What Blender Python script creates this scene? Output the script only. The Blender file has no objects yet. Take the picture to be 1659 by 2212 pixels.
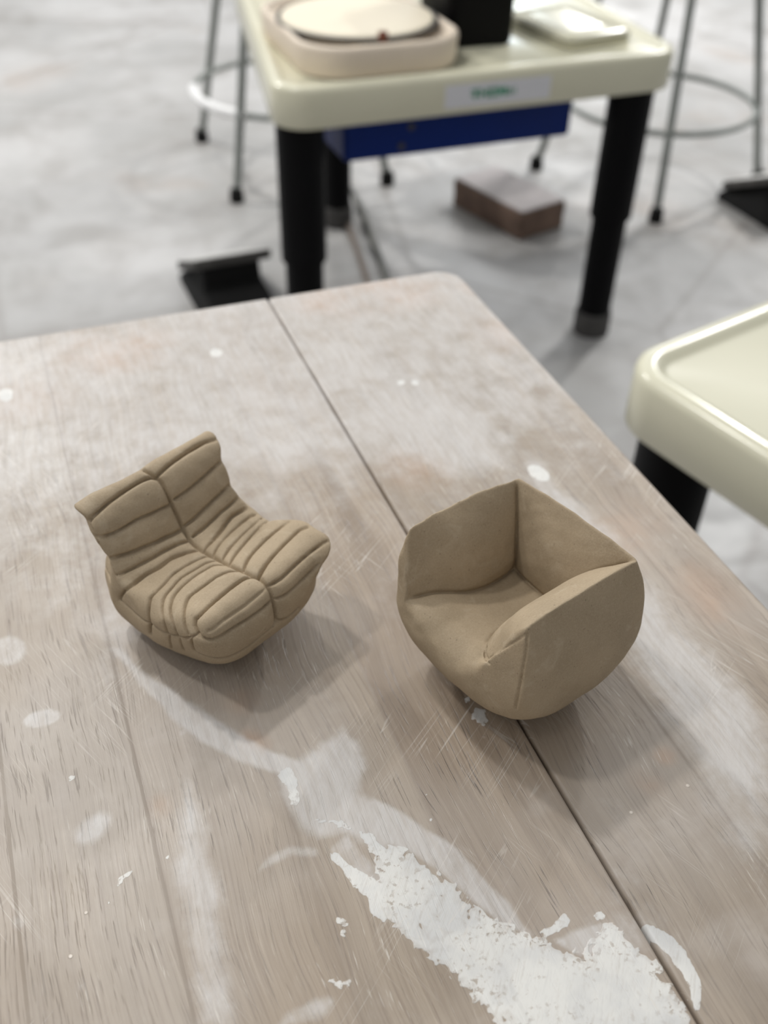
import bpy, bmesh, math, random
import numpy as np
from mathutils import Vector, Matrix
random.seed(7)
SC = bpy.context.scene
COL = SC.collection
PI = math.pi

# ---------- implicit clay forms (millimetres, local axes) ----------
def smax(a, b, k):
    h = np.clip(0.5 + 0.5*(a - b)/k, 0, 1)
    return b + (a - b)*h + k*h*(1 - h)
def smin(a, b, k): return -smax(-a, -b, k)
def sstep(a, b, x):
    t = np.clip((x - a)/(b - a), 0, 1); return t*t*(3 - 2*t)

def catmull(pts, n=6):
    p = np.array(pts, float); m = len(p); out = []
    for i in range(m):
        a, b, c, d = p[i-1], p[i], p[(i+1) % m], p[(i+2) % m]
        for j in range(n):
            t = j/n
            out.append(.5*((2*b) + (c-a)*t + (2*a-5*b+4*c-d)*t*t + (3*b-a-3*c+d)*t**3))
    return np.array(out)

def poly_sdf(x, y, P):
    Q = np.roll(P, -1, 0); d = np.full(x.shape, 1e9); s = np.zeros(x.shape, bool)
    for (ax, ay), (bx, by) in zip(P, Q):
        ex, ey = bx-ax, by-ay; wx, wy = x-ax, y-ay
        t = np.clip((wx*ex + wy*ey)/(ex*ex+ey*ey+1e-12), 0, 1)
        d = np.minimum(d, (wx-ex*t)**2 + (wy-ey*t)**2)
        c = (ay > y) != (by > y)
        s ^= c & (x < (bx-ax)*(y-ay)/((by-ay) if by != ay else 1e-9) + ax)
    d = np.sqrt(d); return np.where(s, -d, d)

def dents(x, y, z):                                       # uneven, hand pressed surface
    a = np.sin(.17*x + 1.3*np.sin(.09*y) + .4)*np.sin(.15*y + 1.1*np.sin(.12*z) + 1.2)*np.sin(.19*z + .8*np.sin(.11*x) + .5)
    b = np.sin(.43*x + 2*np.sin(.21*z))*np.sin(.39*y + 1.7*np.sin(.17*x))*np.sin(.41*z + 1.5*np.sin(.19*y))
    return .5*a + .14*b

# side outline of the ribbed chair: (forward, up)
TOGO = catmull([(-4.5,56.5),(-1,59.6),(5,58),(10.5,51.5),(14.5,44),(19,37),(26,33.2),(36,35),(48,38.2),(60,41),(68,40.5),
                (73,35.5),(75,28),(74,19),(68,9),(58,1.5),(48,0),(38,-.2),(24,0),(14,3),(6,11),(2,23),(0,38),(-3.5,50)])
_tg = None
def togo_profile(v, z):
    global _tg
    if _tg is None:
        gv = np.arange(-20, 95, .5); gz = np.arange(-15, 80, .5)
        _tg = (poly_sdf(*np.meshgrid(gv, gz, indexing='ij'), TOGO))
    a = np.clip((v+20)/.5, 0, _tg.shape[0]-1.001); b = np.clip((z+15)/.5, 0, _tg.shape[1]-1.001)
    i = a.astype(int); j = b.astype(int); fa = a-i; fb = b-j
    return (_tg[i,j]*(1-fa)*(1-fb) + _tg[i+1,j]*fa*(1-fb) + _tg[i,j+1]*(1-fa)*fb + _tg[i+1,j+1]*fa*fb)

def f_togo(u, v, z):
    back = sstep(30, 14, v)*sstep(24, 40, z)            # 1 in the upright cushion
    a = np.abs(u)/36.
    R = (u > 0)*1.
    # edges droop a little, the middle swells
    zz = z + (1-back)*(1.6 - 1.6*R)*a**2*sstep(70, 50, v)*sstep(20, 32, z)
    vv = v + back*1.0*a**3
    zz = zz - .016*u*back + .9*sstep(-24, -36, u)*back
    d = togo_profile(vv, zz)
    hw = 31.5 + 3.7*sstep(50, 60, z)*sstep(20, 10, v) + 5.5*sstep(22, 60, v)*sstep(8, 36, z)
    front = 19 - (z-37)*.66                              # front face of the upright at this height
    hw = hw - .3*np.clip(front - v - 2, 0, 14)*sstep(58, 52, z)*sstep(25, 38, z)
    hw = hw + R*(1.2*sstep(36, 40, z)*sstep(60, 68, v) + 2.5*sstep(18, 30, v)*sstep(60, 40, v) - 1.2*sstep(55, 68, v) - 6.*sstep(40, 30, z)*sstep(20, 50, v) - .8*back)
    low = sstep(24, -4, z)**1.5
    hwr = hw - 9*low
    hw = hw - (1-R)*(5.*sstep(15, 2, v)*sstep(46, 36, z)*sstep(0, 12, z) + .15*np.clip(front - v - 2, 0, 14)*sstep(58, 52, z)*sstep(25, 38, z))
    hwl = hw + 3.6*sstep(57, 50, z)*sstep(60, 35, v) + 1.5*sstep(28, 14, z)*sstep(68, 35, v) - 7*low - 2.5*sstep(45, 75, v)
    side = np.where(u > 0, u - hwr, -u - hwl)
    kk = 2.5 + 9*sstep(20, 45, v)*(1-R) + (1.5+13*sstep(39, 27, z))*sstep(20, 45, v)*R + 4*sstep(20, 5, z)
    return smax(d, side, kk) + dents(u, v, z)

def f_pouf(v, w, z, part=False):
    t = z/65.
    def belly(top, mid, bot, zm):                        # half width as a function of height
        up = top + (mid-top)*(1-np.clip((z-zm)/(65-zm), 0, 1.3)**2)
        dn = bot + (mid-bot)*(1-np.clip((zm-z)/zm, 0, 1.2)**2.2)
        return np.where(z > zm, up, dn)
    sn = np.sin(np.clip(t, 0, 1)*3.1)
    lt = 31.9 - .035*v + 1.6*(1-np.minimum((v/30)**2, 1.3))
    rt = 29.0 + .02*w + .8*(1-(w/30)**2)
    right = w - (belly(31, 41, 24, 29) - 3*(v/30)**2*sn)
    left = -w - (belly(lt, 37, 20, 36) - 2.5*(v/30)**2*sn)
    rear = v - (belly(rt, 38, 22, 36) - 3*(w/30)**2*sn)
    front = -v - (belly(28, 36, 15.5, 28) - 3*(w/30)**2*sn)
    k = 2.5 + 25*sstep(36, 0, z)
    outer = smax(smax(right, front, 2.5 + 34*sstep(38, 0, z)), smax(left, rear, k), k)
    outer = smax(outer, smax(left, front, k), 1.); outer = smax(outer, smax(right, rear, k), 1.)
    outer = smax(outer, -z, 3.)
    outer = smax(outer, z - 65.4 - 2.*(1-np.minimum((v/28)**2, (w/30)**2)), 1.)
    # three cushions leaning over the seat; each is thin at its ridge and thick at the seat
    def swell(c, half): return np.clip(1-(c/half)**2, 0, 1)
    def bend(h, p): return 1-(1-np.clip((66.5-z)/h, 0, 1))**p
    s = np.clip((66.5-z)/32, 0, 1.); bump = np.clip(1-(2*np.minimum(s, .5)-1)**2, 0, 1)**.75
    full = np.clip(1-(v/30)**4, 0, 1)
    lc = w + lt + .3 - (8*s**.9 + 7.2*bend(24, 2.2)*swell(v-2, 33) + 2.2*bend(38, 1.2)*sstep(20, -8, v))
    rc = -w + 31.3 - (15.5*s**.95 + 10*full*bump)
    bc = -v + rt - .9 - (5.5*bend(34, 2) + 3.5*bend(34, 2)*swell(w, 34) + 1.5*bend(24, 2)*swell(w-4, 24))
    seat = z - (28 + 8.0*sstep(16, -26, v) + 2*sstep(5, 15, np.abs(w))*sstep(-5, -25, v))
    if part: return seat, lc, rc, bc
    arms = np.minimum(np.minimum(lc, rc), bc)
    kf = .5 + 6*sstep(-19, -27, v)
    body = smin(smin(smin(seat, bc, .5), lc, .5), rc, kf)
    for a, b, o1, o2, g in ((lc, seat, rc, bc, 1.1), (bc, seat, lc, rc, 1.), (rc, seat, lc, bc, .8), (lc, bc, seat, rc, 1.1), (rc, bc, seat, lc, 1.1)):
        m = np.maximum(a, b)
        body = body + g*np.exp(-((a-b)/.9)**2 - np.clip(m/3, 0, 4)**2)*sstep(-1.5, 1.5, np.minimum(o1, o2))*sstep(-31.5, -28, v)*sstep(64, 60, z)
    soft = sstep(4, -4, seat - arms)*sstep(10, -10, v)
    return smax(body, outer, 1.3 + 8.7*soft*(1 - .55*sstep(6, 18, np.abs(w)))) + dents(v, w, z)

# ---------- dual contouring on a regular grid ----------
def mesh_field(fn, lo, hi, h):
    ax = [np.arange(lo[i], hi[i]+h, h) for i in range(3)]
    X, Y, Z = np.meshgrid(*ax, indexing='ij')
    F = fn(X, Y, Z); S = F < 0
    n = F.shape; c = (n[0]-1, n[1]-1, n[2]-1)
    acc = np.zeros(c+(3,)); cnt = np.zeros(c)
    def corner(a, dx, dy, dz): return a[dx:dx+c[0], dy:dy+c[1], dz:dz+c[2]]
    for axis in range(3):
        o = [0, 0, 0]
        for p in (0, 1):
            for q in (0, 1):
                o = [0, 0, 0]; rest = [i for i in range(3) if i != axis]
                o[rest[0]] = p; o[rest[1]] = q; e = list(o); e[axis] = 1
                a = corner(F, *o); b = corner(F, *e); m = (a < 0) != (b < 0)
                t = np.where(m, a/np.where(m, a-b, 1), 0)
                for i in range(3):
                    acc[..., i] += np.where(m, (t if i == axis else o[i]), 0)
                cnt += m
    act = cnt > 0; idx = np.full(c, -1, np.int64); idx[act] = np.arange(act.sum())
    ijk = np.argwhere(act); V = (ijk + acc[act]/cnt[act][:, None])*h + np.array([a[0] for a in ax])
    quads = []
    for axis in range(3):
        a, b = [(1, 2), (2, 0), (0, 1)][axis]
        sl0 = [slice(1, -1)]*3; sl1 = [slice(1, -1)]*3
        sl0[axis] = slice(0, -1); sl1[axis] = slice(1, None)
        s0 = S[tuple(sl0)]; s1 = S[tuple(sl1)]
        e = np.argwhere(s0 != s1)
        base = e + 1; base[:, axis] -= 1
        flip = s0[tuple(e.T)]
        q = []
        for da, db in ((-1, -1), (0, -1), (0, 0), (-1, 0)):
            g = base.copy(); g[:, a] += da; g[:, b] += db
            q.append(idx[tuple(g.T)])
        q = np.stack(q, 1)
        q[~flip] = q[~flip][:, ::-1]
        quads.append(q)
    Q = np.concatenate(quads); Q = Q[(Q >= 0).all(1)]
    return V, Q

def gradient(fn, V, e=.25):
    g = np.stack([fn(*(V+d).T) - fn(*(V-d).T) for d in np.eye(3)*e], 1)/(2*e)
    L = np.linalg.norm(g, axis=1) + 1e-9
    return g/L[:, None], L

def line_dist(V, P):                                       # distance to a polyline
    best = np.full(len(V), 1e9)
    for a, b in zip(P[:-1], P[1:]):
        e = b-a; w = V-a
        t = np.clip((w@e)/(e@e+1e-9), 0, 1)
        best = np.minimum(best, ((w - t[:, None]*e)**2).sum(1))
    return np.sqrt(best)

def groove_depth(V, grooves):
    """tool lines pressed into the clay: each groove = (points, depth, width, puff)"""
    D = np.zeros(len(V))
    for P, depth, width, puff in grooves:
        P = np.array(P, float)
        near = np.where(((V > P.min(0)-8) & (V < P.max(0)+8)).all(1))[0]
        if not len(near): continue
        d = line_dist(V[near], P)
        g = depth*np.exp(-(d/width)**2) + puff*np.exp(-d/2.2)*(1/(1+(d/7)**4))
        D[near] = np.maximum(D[near], g) + .25*np.minimum(D[near], g)
    return D

def grooved(fn, grooves):
    def f(x, y, z):
        F = fn(x, y, z); m = (F > -4.5) & (F < 1.)
        out = F.copy()
        V = np.stack([x[m], y[m], z[m]], 1)
        N, L = gradient(fn, V)
        V0 = V - N*(F[m]/np.maximum(L, .5))[:, None]        # foot of each point on the smooth surface
        out[m] = F[m] + groove_depth(V0, grooves)*L
        return out
    return f

CAM = [[0.9342264974170248, 0.2165318837909858, -0.28343393379382936, 0.0], [-0.356134220462329, 0.6102336827515323, -0.7076604195878071, 0.0], [0.019729889498095177, 0.7620556382164159, 0.6472108896819984, 1.05]]
GROOVES_RIBBED = [
([[-2.1, -1.8, 59.4], [-1.9, 0.5, 59.6], [-1.5, 2.3, 59.3], [-0.9, 4.2, 58.6], [-0.2, 5.8, 57.5], [0.2, 7.0, 56.4], [0.5, 8.2, 55.0], [0.4, 9.9, 52.9], [0.4, 11.3, 50.6], [0.4, 12.1, 48.8], [0.3, 12.8, 47.1], [0.4, 13.9, 44.9], [0.5, 15.1, 42.5], [0.5, 16.4, 40.1], [0.5, 18.0, 37.8], [0.2, 20.3, 35.8], [-0.3, 22.8, 34.4], [-0.4, 24.7, 33.7], [-0.3, 26.4, 33.4], [-0.4, 28.3, 33.5], [-0.6, 30.5, 33.9], [-0.6, 33.4, 34.4], [-0.6, 36.6, 35.1], [-0.8, 39.9, 36.0], [-1.1, 43.1, 36.9], [-1.4, 46.1, 37.9], [-1.7, 49.1, 38.9], [-1.7, 52.6, 39.8], [-1.5, 56.0, 40.6], [-1.3, 59.2, 41.1], [-1.0, 61.8, 41.2], [-0.4, 63.2, 41.2], [-0.1, 64.8, 41.2], [-0.2, 67.7, 40.8], [0.0, 70.1, 39.5], [0.0, 71.5, 38.2], [-0.2, 72.5, 36.8], [-0.4, 73.4, 35.2], [-0.5, 74.1, 33.6], [-0.6, 74.5, 31.6], [-0.6, 74.8, 29.5], [-0.6, 75.0, 27.2], [-0.8, 75.1, 25.2], [-0.8, 75.2, 23.7], [-0.8, 75.0, 22.3]], 1.56, 0.65, 1.5),
([[-0.3, 5.9, 57.4], [-1.2, 5.2, 58.0], [-2.4, 4.4, 58.4], [-4.3, 3.9, 58.6], [-6.6, 3.5, 58.6], [-8.9, 3.3, 58.5], [-11.5, 3.4, 58.4], [-14.5, 3.6, 58.2], [-17.6, 3.9, 58.0], [-20.5, 4.4, 57.8], [-23.1, 4.8, 57.5], [-25.5, 5.2, 57.2], [-27.7, 5.5, 56.8], [-29.7, 5.7, 56.4], [-31.6, 5.8, 56.0], [-33.0, 5.8, 55.5], [-34.1, 5.4, 54.7]], 2.16, 0.65, 1.4),
([[-34.1, 5.4, 54.7], [-34.4, 6.1, 53.7], [-34.6, 7.0, 52.6], [-34.7, 8.3, 51.4], [-34.7, 9.6, 49.8], [-34.9, 10.5, 47.5], [-35.3, 11.3, 45.1], [-35.6, 12.5, 43.4]], 1.2, 0.52, 0.6),
([[-29.3, 0.6, 28.8], [-29.8, 1.4, 27.1], [-30.2, 2.1, 25.3], [-31.2, 5.0, 25.5], [-32.6, 8.7, 26.7], [-33.4, 10.5, 27.0], [-34.0, 11.6, 26.8]], 1.2, 0.52, 0.6),
([[0.1, 13.0, 46.7], [-2.0, 12.8, 46.8], [-4.3, 12.7, 47.1], [-6.8, 12.7, 47.4], [-9.5, 12.6, 47.6], [-12.4, 12.4, 48.0], [-15.3, 12.2, 48.3], [-18.3, 12.1, 48.3], [-21.4, 12.1, 48.2], [-24.8, 11.9, 48.0], [-27.9, 11.6, 48.0], [-30.3, 11.2, 48.3], [-32.3, 10.8, 48.8], [-33.7, 10.4, 49.3], [-34.8, 9.6, 49.5]], 1.56, 0.59, 1.3),
([[0.2, 18.4, 37.4], [-2.3, 18.4, 37.4], [-5.0, 18.4, 37.5], [-8.3, 18.1, 37.7], [-11.9, 18.0, 38.0], [-15.3, 17.7, 38.3], [-17.1, 17.6, 38.5], [-18.9, 17.4, 38.6], [-20.8, 17.3, 38.8], [-22.7, 17.1, 39.0], [-24.5, 16.8, 39.2], [-26.3, 16.6, 39.4], [-29.5, 15.9, 39.8], [-32.2, 15.1, 40.2], [-33.8, 13.7, 40.0]], 1.68, 0.59, 1.3),
([[-0.9, 22.7, 34.4], [-2.8, 22.3, 34.6], [-5.1, 21.9, 34.8], [-7.1, 21.7, 34.9], [-9.0, 21.5, 34.9], [-11.0, 21.3, 34.9], [-13.1, 21.1, 35.0], [-16.3, 21.0, 34.9], [-19.3, 21.0, 34.9], [-22.2, 20.8, 34.9], [-25.1, 20.5, 34.9], [-27.9, 20.2, 34.9], [-30.6, 19.8, 35.0], [-33.0, 19.3, 35.0], [-34.6, 18.0, 34.3]], 1.56, 0.55, 0.9),
([[-1.3, 28.1, 33.4], [-3.2, 27.2, 33.2], [-5.4, 26.3, 33.1], [-8.5, 25.4, 33.2], [-12.0, 24.8, 33.3], [-15.4, 25.0, 33.2], [-18.6, 25.2, 33.0], [-21.5, 24.9, 33.0], [-24.3, 24.5, 32.8], [-27.4, 24.6, 32.5], [-30.4, 24.9, 32.4], [-33.1, 25.2, 32.2], [-34.9, 24.7, 31.2], [-35.1, 22.3, 28.3], [-35.1, 20.2, 25.4], [-35.1, 19.1, 23.5], [-35.2, 18.4, 21.9]], 1.68, 0.59, 0.9),
([[-1.6, 34.5, 34.6], [-3.6, 33.9, 34.4], [-5.8, 33.2, 34.1], [-8.5, 32.7, 34.0], [-11.7, 32.6, 34.0], [-14.9, 32.5, 34.0], [-18.0, 32.5, 33.7], [-20.9, 33.5, 34.0], [-23.7, 34.6, 34.1], [-26.4, 35.3, 34.1], [-28.8, 36.0, 34.1], [-30.6, 36.3, 33.8], [-32.1, 36.6, 33.3], [-33.5, 37.6, 32.5], [-34.6, 38.5, 31.4], [-35.5, 39.1, 30.1], [-36.1, 39.6, 28.7], [-36.4, 40.1, 27.1], [-36.5, 40.2, 25.2], [-36.5, 39.7, 22.6], [-36.6, 39.1, 20.2], [-36.4, 38.8, 18.3], [-36.2, 38.5, 16.6]], 1.8, 0.59, 0.9),
([[-1.9, 40.5, 36.2], [-3.6, 39.3, 35.8], [-5.6, 38.4, 35.5], [-8.5, 38.1, 35.4], [-11.7, 38.0, 35.3], [-14.7, 37.6, 35.1], [-17.6, 37.5, 35.0], [-20.5, 38.3, 35.1], [-23.2, 39.4, 35.2], [-25.9, 40.3, 35.3], [-28.4, 41.3, 35.2], [-30.5, 42.6, 34.9], [-32.2, 44.1, 34.5], [-33.7, 45.8, 34.0], [-34.9, 47.5, 33.5], [-35.7, 48.9, 32.6], [-36.1, 49.9, 31.1], [-36.2, 50.6, 28.9], [-35.8, 50.4, 25.6]], 1.68, 0.55, 0.8),
([[-2.6, 46.5, 38.0], [-3.6, 44.6, 37.5], [-5.0, 43.0, 36.9], [-7.0, 42.3, 36.6], [-9.4, 42.1, 36.5], [-12.0, 41.9, 36.4], [-14.7, 41.9, 36.3], [-17.5, 42.1, 36.2], [-20.3, 42.6, 36.2], [-23.1, 43.3, 36.2], [-25.7, 44.2, 36.2], [-27.9, 45.5, 36.2], [-29.9, 47.0, 36.2], [-31.5, 48.5, 35.9], [-32.9, 50.2, 35.7], [-34.0, 51.8, 35.3], [-34.8, 53.5, 34.6], [-35.5, 55.2, 33.0], [-35.6, 56.2, 30.8], [-35.4, 56.4, 29.4], [-35.3, 56.3, 28.3]], 1.68, 0.55, 0.8),
([[-2.6, 54.8, 40.4], [-3.8, 53.5, 40.1], [-5.2, 52.3, 39.8], [-7.4, 51.3, 39.4], [-10.2, 50.5, 38.9], [-13.4, 50.4, 38.6], [-16.4, 50.4, 38.3], [-18.6, 50.3, 38.1], [-20.5, 50.3, 38.0], [-22.1, 50.3, 37.9], [-23.7, 50.6, 37.8], [-25.7, 51.7, 38.0], [-27.8, 53.3, 38.2], [-29.7, 55.0, 38.4], [-31.3, 56.6, 38.2], [-32.6, 58.1, 37.6], [-33.6, 59.4, 36.6], [-34.2, 60.6, 35.5], [-34.6, 61.6, 34.5], [-34.8, 62.2, 33.8], [-34.9, 62.6, 33.2]], 1.8, 0.59, 0.9),
([[-1.3, 62.2, 41.2], [-2.5, 61.5, 41.2], [-4.0, 60.9, 41.2], [-6.4, 60.8, 41.1], [-9.1, 60.9, 41.1], [-12.0, 61.0, 41.1], [-14.9, 61.3, 41.0], [-17.6, 61.6, 41.0], [-20.3, 61.9, 41.0], [-23.0, 62.3, 41.0], [-25.5, 62.8, 41.0], [-28.0, 63.1, 40.6], [-29.8, 63.0, 39.9], [-30.3, 62.7, 39.6], [-30.6, 62.8, 39.4], [-31.4, 63.4, 38.9], [-32.3, 64.2, 38.2], [-32.8, 65.2, 37.7], [-33.1, 66.1, 37.1], [-33.3, 66.7, 36.7], [-33.4, 67.2, 36.3]], 2.04, 0.65, 1.2),
([[-0.9, 70.2, 39.4], [-2.8, 70.3, 39.1], [-4.9, 70.3, 38.7], [-7.7, 70.4, 38.4], [-10.7, 70.6, 38.2], [-14.0, 70.8, 38.2], [-17.2, 70.8, 38.3], [-20.4, 70.8, 38.4], [-23.4, 71.0, 38.6], [-26.2, 71.1, 38.4], [-28.3, 71.0, 37.9], [-29.4, 70.6, 37.7], [-30.2, 70.3, 37.7]], 0.6, 0.59, 0.35),
([[-1.4, 73.7, 34.4], [-4.0, 73.7, 34.1], [-6.7, 73.8, 33.9], [-9.7, 73.8, 33.8], [-12.7, 73.8, 33.8], [-15.8, 73.7, 34.0], [-18.8, 73.6, 34.2], [-21.8, 73.6, 34.2], [-24.9, 73.5, 34.3], [-27.9, 73.2, 34.3], [-30.3, 72.4, 34.2], [-31.8, 71.1, 34.5], [-32.8, 69.7, 35.0], [-33.3, 68.5, 35.3], [-33.6, 67.4, 35.7]], 1.56, 0.59, 1.0),
([[-1.3, 75.0, 22.1], [-3.4, 74.8, 21.6], [-5.9, 74.7, 21.2], [-7.5, 74.6, 20.9], [-9.1, 74.4, 20.5], [-10.8, 74.3, 20.1], [-12.6, 74.2, 19.9], [-16.0, 74.2, 19.9], [-19.5, 74.3, 20.3], [-22.7, 74.3, 21.0], [-25.8, 74.0, 21.9], [-28.5, 72.8, 22.6], [-30.1, 70.4, 22.2], [-31.0, 68.2, 22.0], [-31.7, 66.5, 22.4], [-32.2, 64.4, 22.2], [-32.7, 62.8, 22.7], [-33.6, 63.0, 25.4], [-34.3, 63.6, 28.4], [-34.7, 64.0, 30.6], [-34.8, 64.2, 32.5]], 1.56, 0.59, 0.8),
([[-35.3, 18.2, 20.9], [-35.4, 22.0, 21.0], [-35.7, 26.2, 21.6], [-36.1, 30.1, 21.9], [-36.4, 33.8, 22.3], [-36.7, 37.5, 23.5], [-36.5, 40.4, 23.9], [-36.2, 43.1, 24.0], [-36.0, 45.8, 24.2], [-35.8, 48.0, 24.4], [-35.6, 50.1, 24.8], [-35.3, 53.0, 26.0], [-35.1, 56.0, 27.5], [-35.0, 58.2, 28.4], [-35.0, 60.3, 29.7], [-34.9, 62.5, 31.4], [-34.8, 64.5, 33.4], [-34.2, 66.1, 35.0], [-33.4, 67.2, 36.3]], 1.32, 0.52, 0.8),
([[-36.5, 40.1, 23.7], [-36.5, 39.7, 20.6], [-36.2, 38.8, 16.8]], 1.08, 0.52, 0.4),
([[-35.4, 50.9, 24.3], [-35.0, 50.2, 21.8], [-34.7, 49.6, 19.4], [-34.2, 49.2, 16.8], [-32.9, 47.4, 12.4]], 1.08, 0.45, 0.4),
([[-34.8, 56.9, 26.4], [-34.3, 56.6, 24.1], [-33.7, 56.2, 21.3], [-32.6, 55.4, 17.4]], 1.08, 0.45, 0.4),
([[0.2, 5.4, 57.9], [1.3, 5.1, 58.1], [2.8, 4.8, 58.3], [4.9, 4.3, 58.6], [7.6, 3.7, 58.9], [10.7, 3.2, 59.1], [13.9, 2.9, 59.3], [16.9, 2.7, 59.4], [19.9, 2.6, 59.4], [22.0, 2.5, 59.4], [24.1, 2.5, 59.4], [26.3, 2.4, 59.4], [23.9, 2.5, 59.4], [21.5, 2.5, 59.4], [19.1, 2.5, 59.4], [16.7, 2.5, 59.4], [18.5, 2.2, 59.5], [22.2, 1.9, 59.6], [25.1, 2.0, 59.5], [27.9, 2.5, 59.3], [30.3, 3.3, 59.1], [32.7, 4.0, 58.6]], 2.16, 0.65, 1.4),
([[2.4, 12.6, 48.0], [5.4, 12.5, 48.2], [8.7, 12.3, 48.3], [12.3, 12.0, 48.7], [16.0, 11.6, 49.2], [19.5, 11.2, 49.8], [22.8, 10.9, 50.5], [26.1, 10.6, 51.1], [29.3, 10.1, 51.5]], 1.56, 0.59, 1.3),
([[1.0, 18.1, 37.7], [4.4, 18.0, 38.1], [8.0, 17.8, 38.6], [10.1, 17.5, 38.9], [12.3, 17.4, 39.3], [14.4, 17.2, 39.7], [16.5, 16.9, 40.1], [20.2, 16.5, 40.7], [23.5, 16.2, 41.2], [26.4, 15.7, 41.5], [29.2, 15.1, 41.5]], 1.56, 0.59, 1.2),
([[1.8, 22.2, 34.7], [4.0, 22.1, 34.8], [6.2, 21.9, 34.8], [8.4, 21.7, 34.9], [10.5, 21.5, 35.0], [12.5, 21.2, 35.2], [14.6, 20.9, 35.4], [18.3, 20.4, 35.9], [22.0, 20.1, 36.2], [25.3, 19.7, 36.5], [27.3, 19.4, 36.7], [29.1, 19.1, 37.0]], 1.56, 0.55, 0.9),
([[-0.5, 30.1, 33.8], [2.6, 29.4, 33.8], [6.1, 28.4, 33.6], [10.5, 26.8, 33.2], [12.7, 26.0, 33.1], [14.8, 25.3, 33.0], [18.4, 24.1, 33.3], [21.9, 23.3, 33.7], [25.4, 23.4, 33.9], [29.0, 23.7, 33.9]], 1.8, 0.59, 1.0),
([[-0.4, 36.3, 35.0], [2.6, 34.7, 34.9], [5.7, 33.3, 34.9], [9.8, 31.4, 34.2], [14.3, 29.6, 33.3], [18.4, 28.5, 32.8], [21.9, 28.0, 32.8], [24.9, 27.8, 32.9], [27.3, 27.9, 33.1], [28.7, 28.3, 33.2], [29.8, 28.8, 33.2]], 1.56, 0.55, 0.8),
([[-0.8, 42.5, 36.7], [2.8, 40.7, 36.2], [6.4, 39.0, 35.9], [10.7, 37.5, 35.6], [12.9, 36.7, 35.4], [15.2, 35.8, 35.0], [19.5, 34.4, 34.4], [23.7, 33.3, 33.9], [26.8, 33.3, 34.1], [30.3, 33.1, 33.8]], 1.56, 0.55, 0.8),
([[-1.3, 48.0, 38.5], [2.4, 45.9, 37.8], [6.3, 43.9, 37.0], [8.6, 43.0, 36.7], [10.9, 42.1, 36.5], [13.2, 41.2, 36.2], [15.4, 40.4, 36.1], [19.7, 38.8, 35.6], [23.8, 37.4, 35.2], [27.6, 37.0, 35.0], [31.2, 36.9, 35.0]], 1.68, 0.55, 0.9),
([[-0.4, 55.9, 40.5], [2.9, 53.6, 39.8], [6.6, 51.3, 39.0], [10.5, 49.6, 38.3], [14.6, 48.4, 38.0], [16.9, 47.8, 37.8], [19.0, 47.3, 37.8], [21.2, 47.1, 37.9], [23.5, 46.7, 37.9], [25.7, 46.6, 38.0], [27.9, 46.4, 38.0], [30.1, 46.4, 38.1], [32.3, 46.4, 38.1]], 1.8, 0.59, 1.0),
([[0.1, 64.3, 41.2], [3.5, 62.5, 41.2], [7.2, 60.7, 41.0], [11.2, 59.3, 40.8], [15.2, 58.1, 40.7], [19.3, 57.0, 40.3], [23.2, 56.2, 40.4], [26.9, 55.4, 40.3], [30.1, 55.1, 40.4], [32.4, 55.8, 40.6], [34.4, 56.7, 40.7]], 2.16, 0.65, 1.3),
([[0.8, 70.2, 39.5], [3.6, 70.5, 39.3], [6.6, 70.7, 39.3], [8.4, 70.5, 39.4], [10.3, 70.2, 39.4], [12.3, 69.9, 39.5], [14.2, 69.6, 39.6], [16.2, 69.4, 39.8], [18.2, 69.1, 39.8], [20.2, 68.8, 39.8], [22.2, 68.6, 39.9], [24.1, 68.4, 39.9], [26.1, 68.2, 40.0], [29.7, 68.1, 40.1], [32.0, 68.4, 40.0], [34.2, 68.8, 39.8]], 1.56, 0.59, 1.0),
([[0.2, 73.9, 34.3], [2.8, 74.2, 33.7], [5.9, 74.3, 33.2], [7.8, 74.2, 33.4], [9.7, 74.1, 33.5], [11.7, 73.9, 33.8], [13.7, 73.7, 34.0], [17.0, 73.3, 34.3], [20.0, 73.0, 34.6], [22.6, 72.8, 34.9], [25.0, 72.7, 35.1]], 1.44, 0.59, 0.9),
([[-0.5, 75.2, 23.5], [1.9, 75.1, 22.1], [4.7, 74.7, 20.7], [7.7, 74.7, 21.0], [10.7, 74.8, 21.9]], 1.44, 0.59, 0.8)]
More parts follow.
